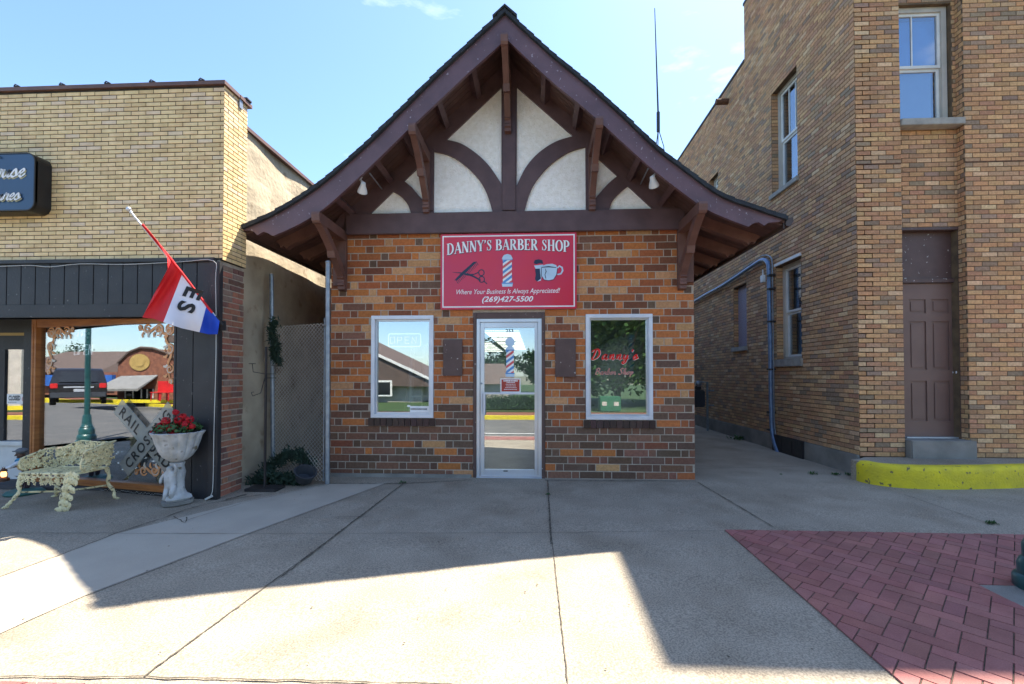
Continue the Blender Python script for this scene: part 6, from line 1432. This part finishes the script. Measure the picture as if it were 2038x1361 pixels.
m = MB(); a = f(215, 775); b = f(275, 822); m.box(a[0], b[0], D-.03, D+.05, b[1], a[1]); mbuild(m, 'shopfront', 'car_glass', kb)
m = MB()
for px in (215, 232, 250, 262, 275): a = f(px, 775); m.box(a[0]-.03, a[0]+.03, D-.06, D-.031, zb_+.1, a[1])
mbuild(m, 'mullion', 'paint_white', kb)
c = mir((vx(345, D), D+.3, 0)); bw = thing('pale_shop', 'pale rendered shop beside the red brick gable', 'building', (c.x, c.y, .03)); m = MB(); m.box(vx(328, D), vx(460, D), D+.3, D+5, .03, 3.2); mbuild(m, 'wall', 'beige_wall', bw)
m = MB(); a = f(312, 754); b = f(360, 776); m.box(a[0]+.3, b[0], D+.22, D+.299, b[1], a[1]); mbuild(m, 'sign_board', 'paint_white', bw)
m = MB(); m.box(vx(300, D+.2), vx(460, D), D+.1, D+5.2, 3.21, 3.6); mbuild(m, 'roof', 'roof_brown', bw)
D2 = 30; c = mir((vx(130, D2), D2, 0)); bb = thing('blue_shop_row', 'long low row of shops with a blue sign fascia across the side road', 'building', (c.x, c.y, .03))
m = MB(); m.box(vx(-80, D2), vx(196, D2), D2, D2+6, .03, 1.6); mbuild(m, 'wall', 'brick_red_flat', bb); m = MB(); m.box(vx(-80, D2), vx(193, D2), D2-.3, D2-.01, CH-.75, CH+.0); mbuild(m, 'sign_fascia', 'blue_board', bb)
m = MB(); x0_, x1_ = vx(-80, D2), vx(160, D2); m.add([(x0_, D2-.3, 1.61), (x1_, D2-.3, 1.61), (x1_-1.5, D2+5, 3.3), (x0_, D2+5, 3.3), (x0_, D2+6, 1.61), (x1_, D2+6, 1.61)], [(0, 1, 2, 3), (3, 2, 5, 4), (1, 5, 2)]); mbuild(m, 'roof', 'roof_brown', bb)
m = MB(); m.box(vx(-80, 22.0), vx(480, 22.0), 21.9, 22.1, .0, .16); o = mbuild(m, 'side_road_kerb', 'kerb_yellow'); tag(o, kind='structure')
for px, d, hh, sd_ in ((165, 48, 3.6, 21), (150, 50, 3.8, 22), (185, 47, 3.4, 23), (60, 45, 5, 24)):
    p = mir((vx(px, d), d, 0)); tree(p.x, p.y, hh, 2.4, {165: 'bushy tree beyond the blue shop row, middle of three', 150: 'bushy tree beyond the blue shop row, tallest of three', 185: 'bushy tree nearest the red brick gable', 60: 'tall tree beyond the side road shops'}[px], sd_, zb=.03, n=1500, low=.08)
p = mir((vx(131, 9.2), 9.2, 0)); lamp_post(p.x, p.y, 'green street lamp on the store corner reflected in the display window')
for px in (290, 310):
    p = Vector((vx(px, 21.5), 21.4, .16)); t = thing('garden_chair', 'red plastic garden chair outside the brick gable shop' if px == 290 else 'second red plastic garden chair nearer the pale shop', 'chair', mir(p)); m = MB(); m.box(p.x-.25, p.x+.25, p.y-.25, p.y+.25, p.z+.38, p.z+.42); mbuild(m, 'seat', 'red_plastic', t); m = MB(); m.box(p.x-.25, p.x+.25, p.y+.22, p.y+.27, p.z+.42, p.z+.95); mbuild(m, 'backrest', 'red_plastic', t)
    for sx_ in (-.22, .22):
        for sy_ in (-.22, .22): m = MB(); m.tube([(p.x+sx_, p.y+sy_, p.z-.02), (p.x+sx_*.9, p.y+sy_*.9, p.z+.38)], .025, 6); mbuild(m, 'leg', 'red_plastic', t)
# parked grey car, rear towards the window
cx = vx(112, 19.6); cy = 19.6; cz = .03; _r = Matrix.Rotation(math.radians(46), 3, 'Z'); ROT[0] = lambda v: tuple(_r @ (Vector(v)-Vector((cx, cy, 0)))+Vector((cx, cy, 0)))
car = thing('parked_car', 'dark grey family car parked at the side road seen from behind', 'car', mir((cx, cy+2.3, cz)))
prof = [(0, .35), (-.05, .55), (-.04, .95), (.12, 1.02), (.42, 1.55), (.75, 1.68), (2.6, 1.66), (3.5, 1.12), (4.5, .98), (4.75, .7), (4.7, .35)]
m = MB(); secs = []
for i, xx in enumerate((-.95, -.9, -.72, .72, .9, .95)):
    secs.append([(cx+xx*(1 if z < 1.0 else 1-.16*(z-1)/.68*1.0), cy+y+(.04 if abs(xx) > .85 else 0), cz+z-(.04 if abs(xx) > .93 else 0)) for y, z in prof])
n = len(prof)
for s in secs: m.v += s
m.f = [(i*n+j, i*n+(j+1) % n, (i+1)*n+(j+1) % n, (i+1)*n+j) for i in range(5) for j in range(n)]+[tuple(range(n)), tuple(5*n+j for j in range(n))[::-1]]; m.c = [(1, 1, 1)]*len(m.f)
mbuild(m, 'body', 'car_grey', car, smooth=True)
m = MB(); m.add([(cx-.66, cy+.10, cz+1.06), (cx+.66, cy+.10, cz+1.06), (cx+.58, cy+.385, cz+1.52), (cx-.58, cy+.385, cz+1.52)], [(0, 1, 2, 3)]); mbuild(m, 'rear_window', 'car_glass', car)
for s in (-1, 1):
    m = MB(); m.bevbox(cx+s*.80-.12, cx+s*.80+.12, cy-.07, cy+.05, cz+.78, cz+1.0, .02); mbuild(m, 'tail_light', 'red_plastic', car)
    for yy in (.85, 3.75): m = MB(); m.lathe([(0, -.1), (.33, -.1), (.34, -.06), (.34, .06), (.33, .1), (0, .1)], (cx+s*.86, cy+yy, cz+.34), 20, axis=Matrix.Rotation(math.radians(90), 3, 'Y')); w = mbuild(m, 'wheel', 'tyre', car)
m = MB(); m.box(cx-.5, cx+.5, cy-.075, cy-.052, cz+.80, cz+.86); m.box(cx-.17, cx+.17, cy-.075, cy-.052, cz+.62, cz+.74); mbuild(m, 'trim_bar', 'aluminium', car)
m = MB(); m.bevbox(cx-.92, cx+.92, cy-.12, cy+.1, cz+.35, cz+.60, .03); mbuild(m, 'bumper', 'plastic_dark', car)
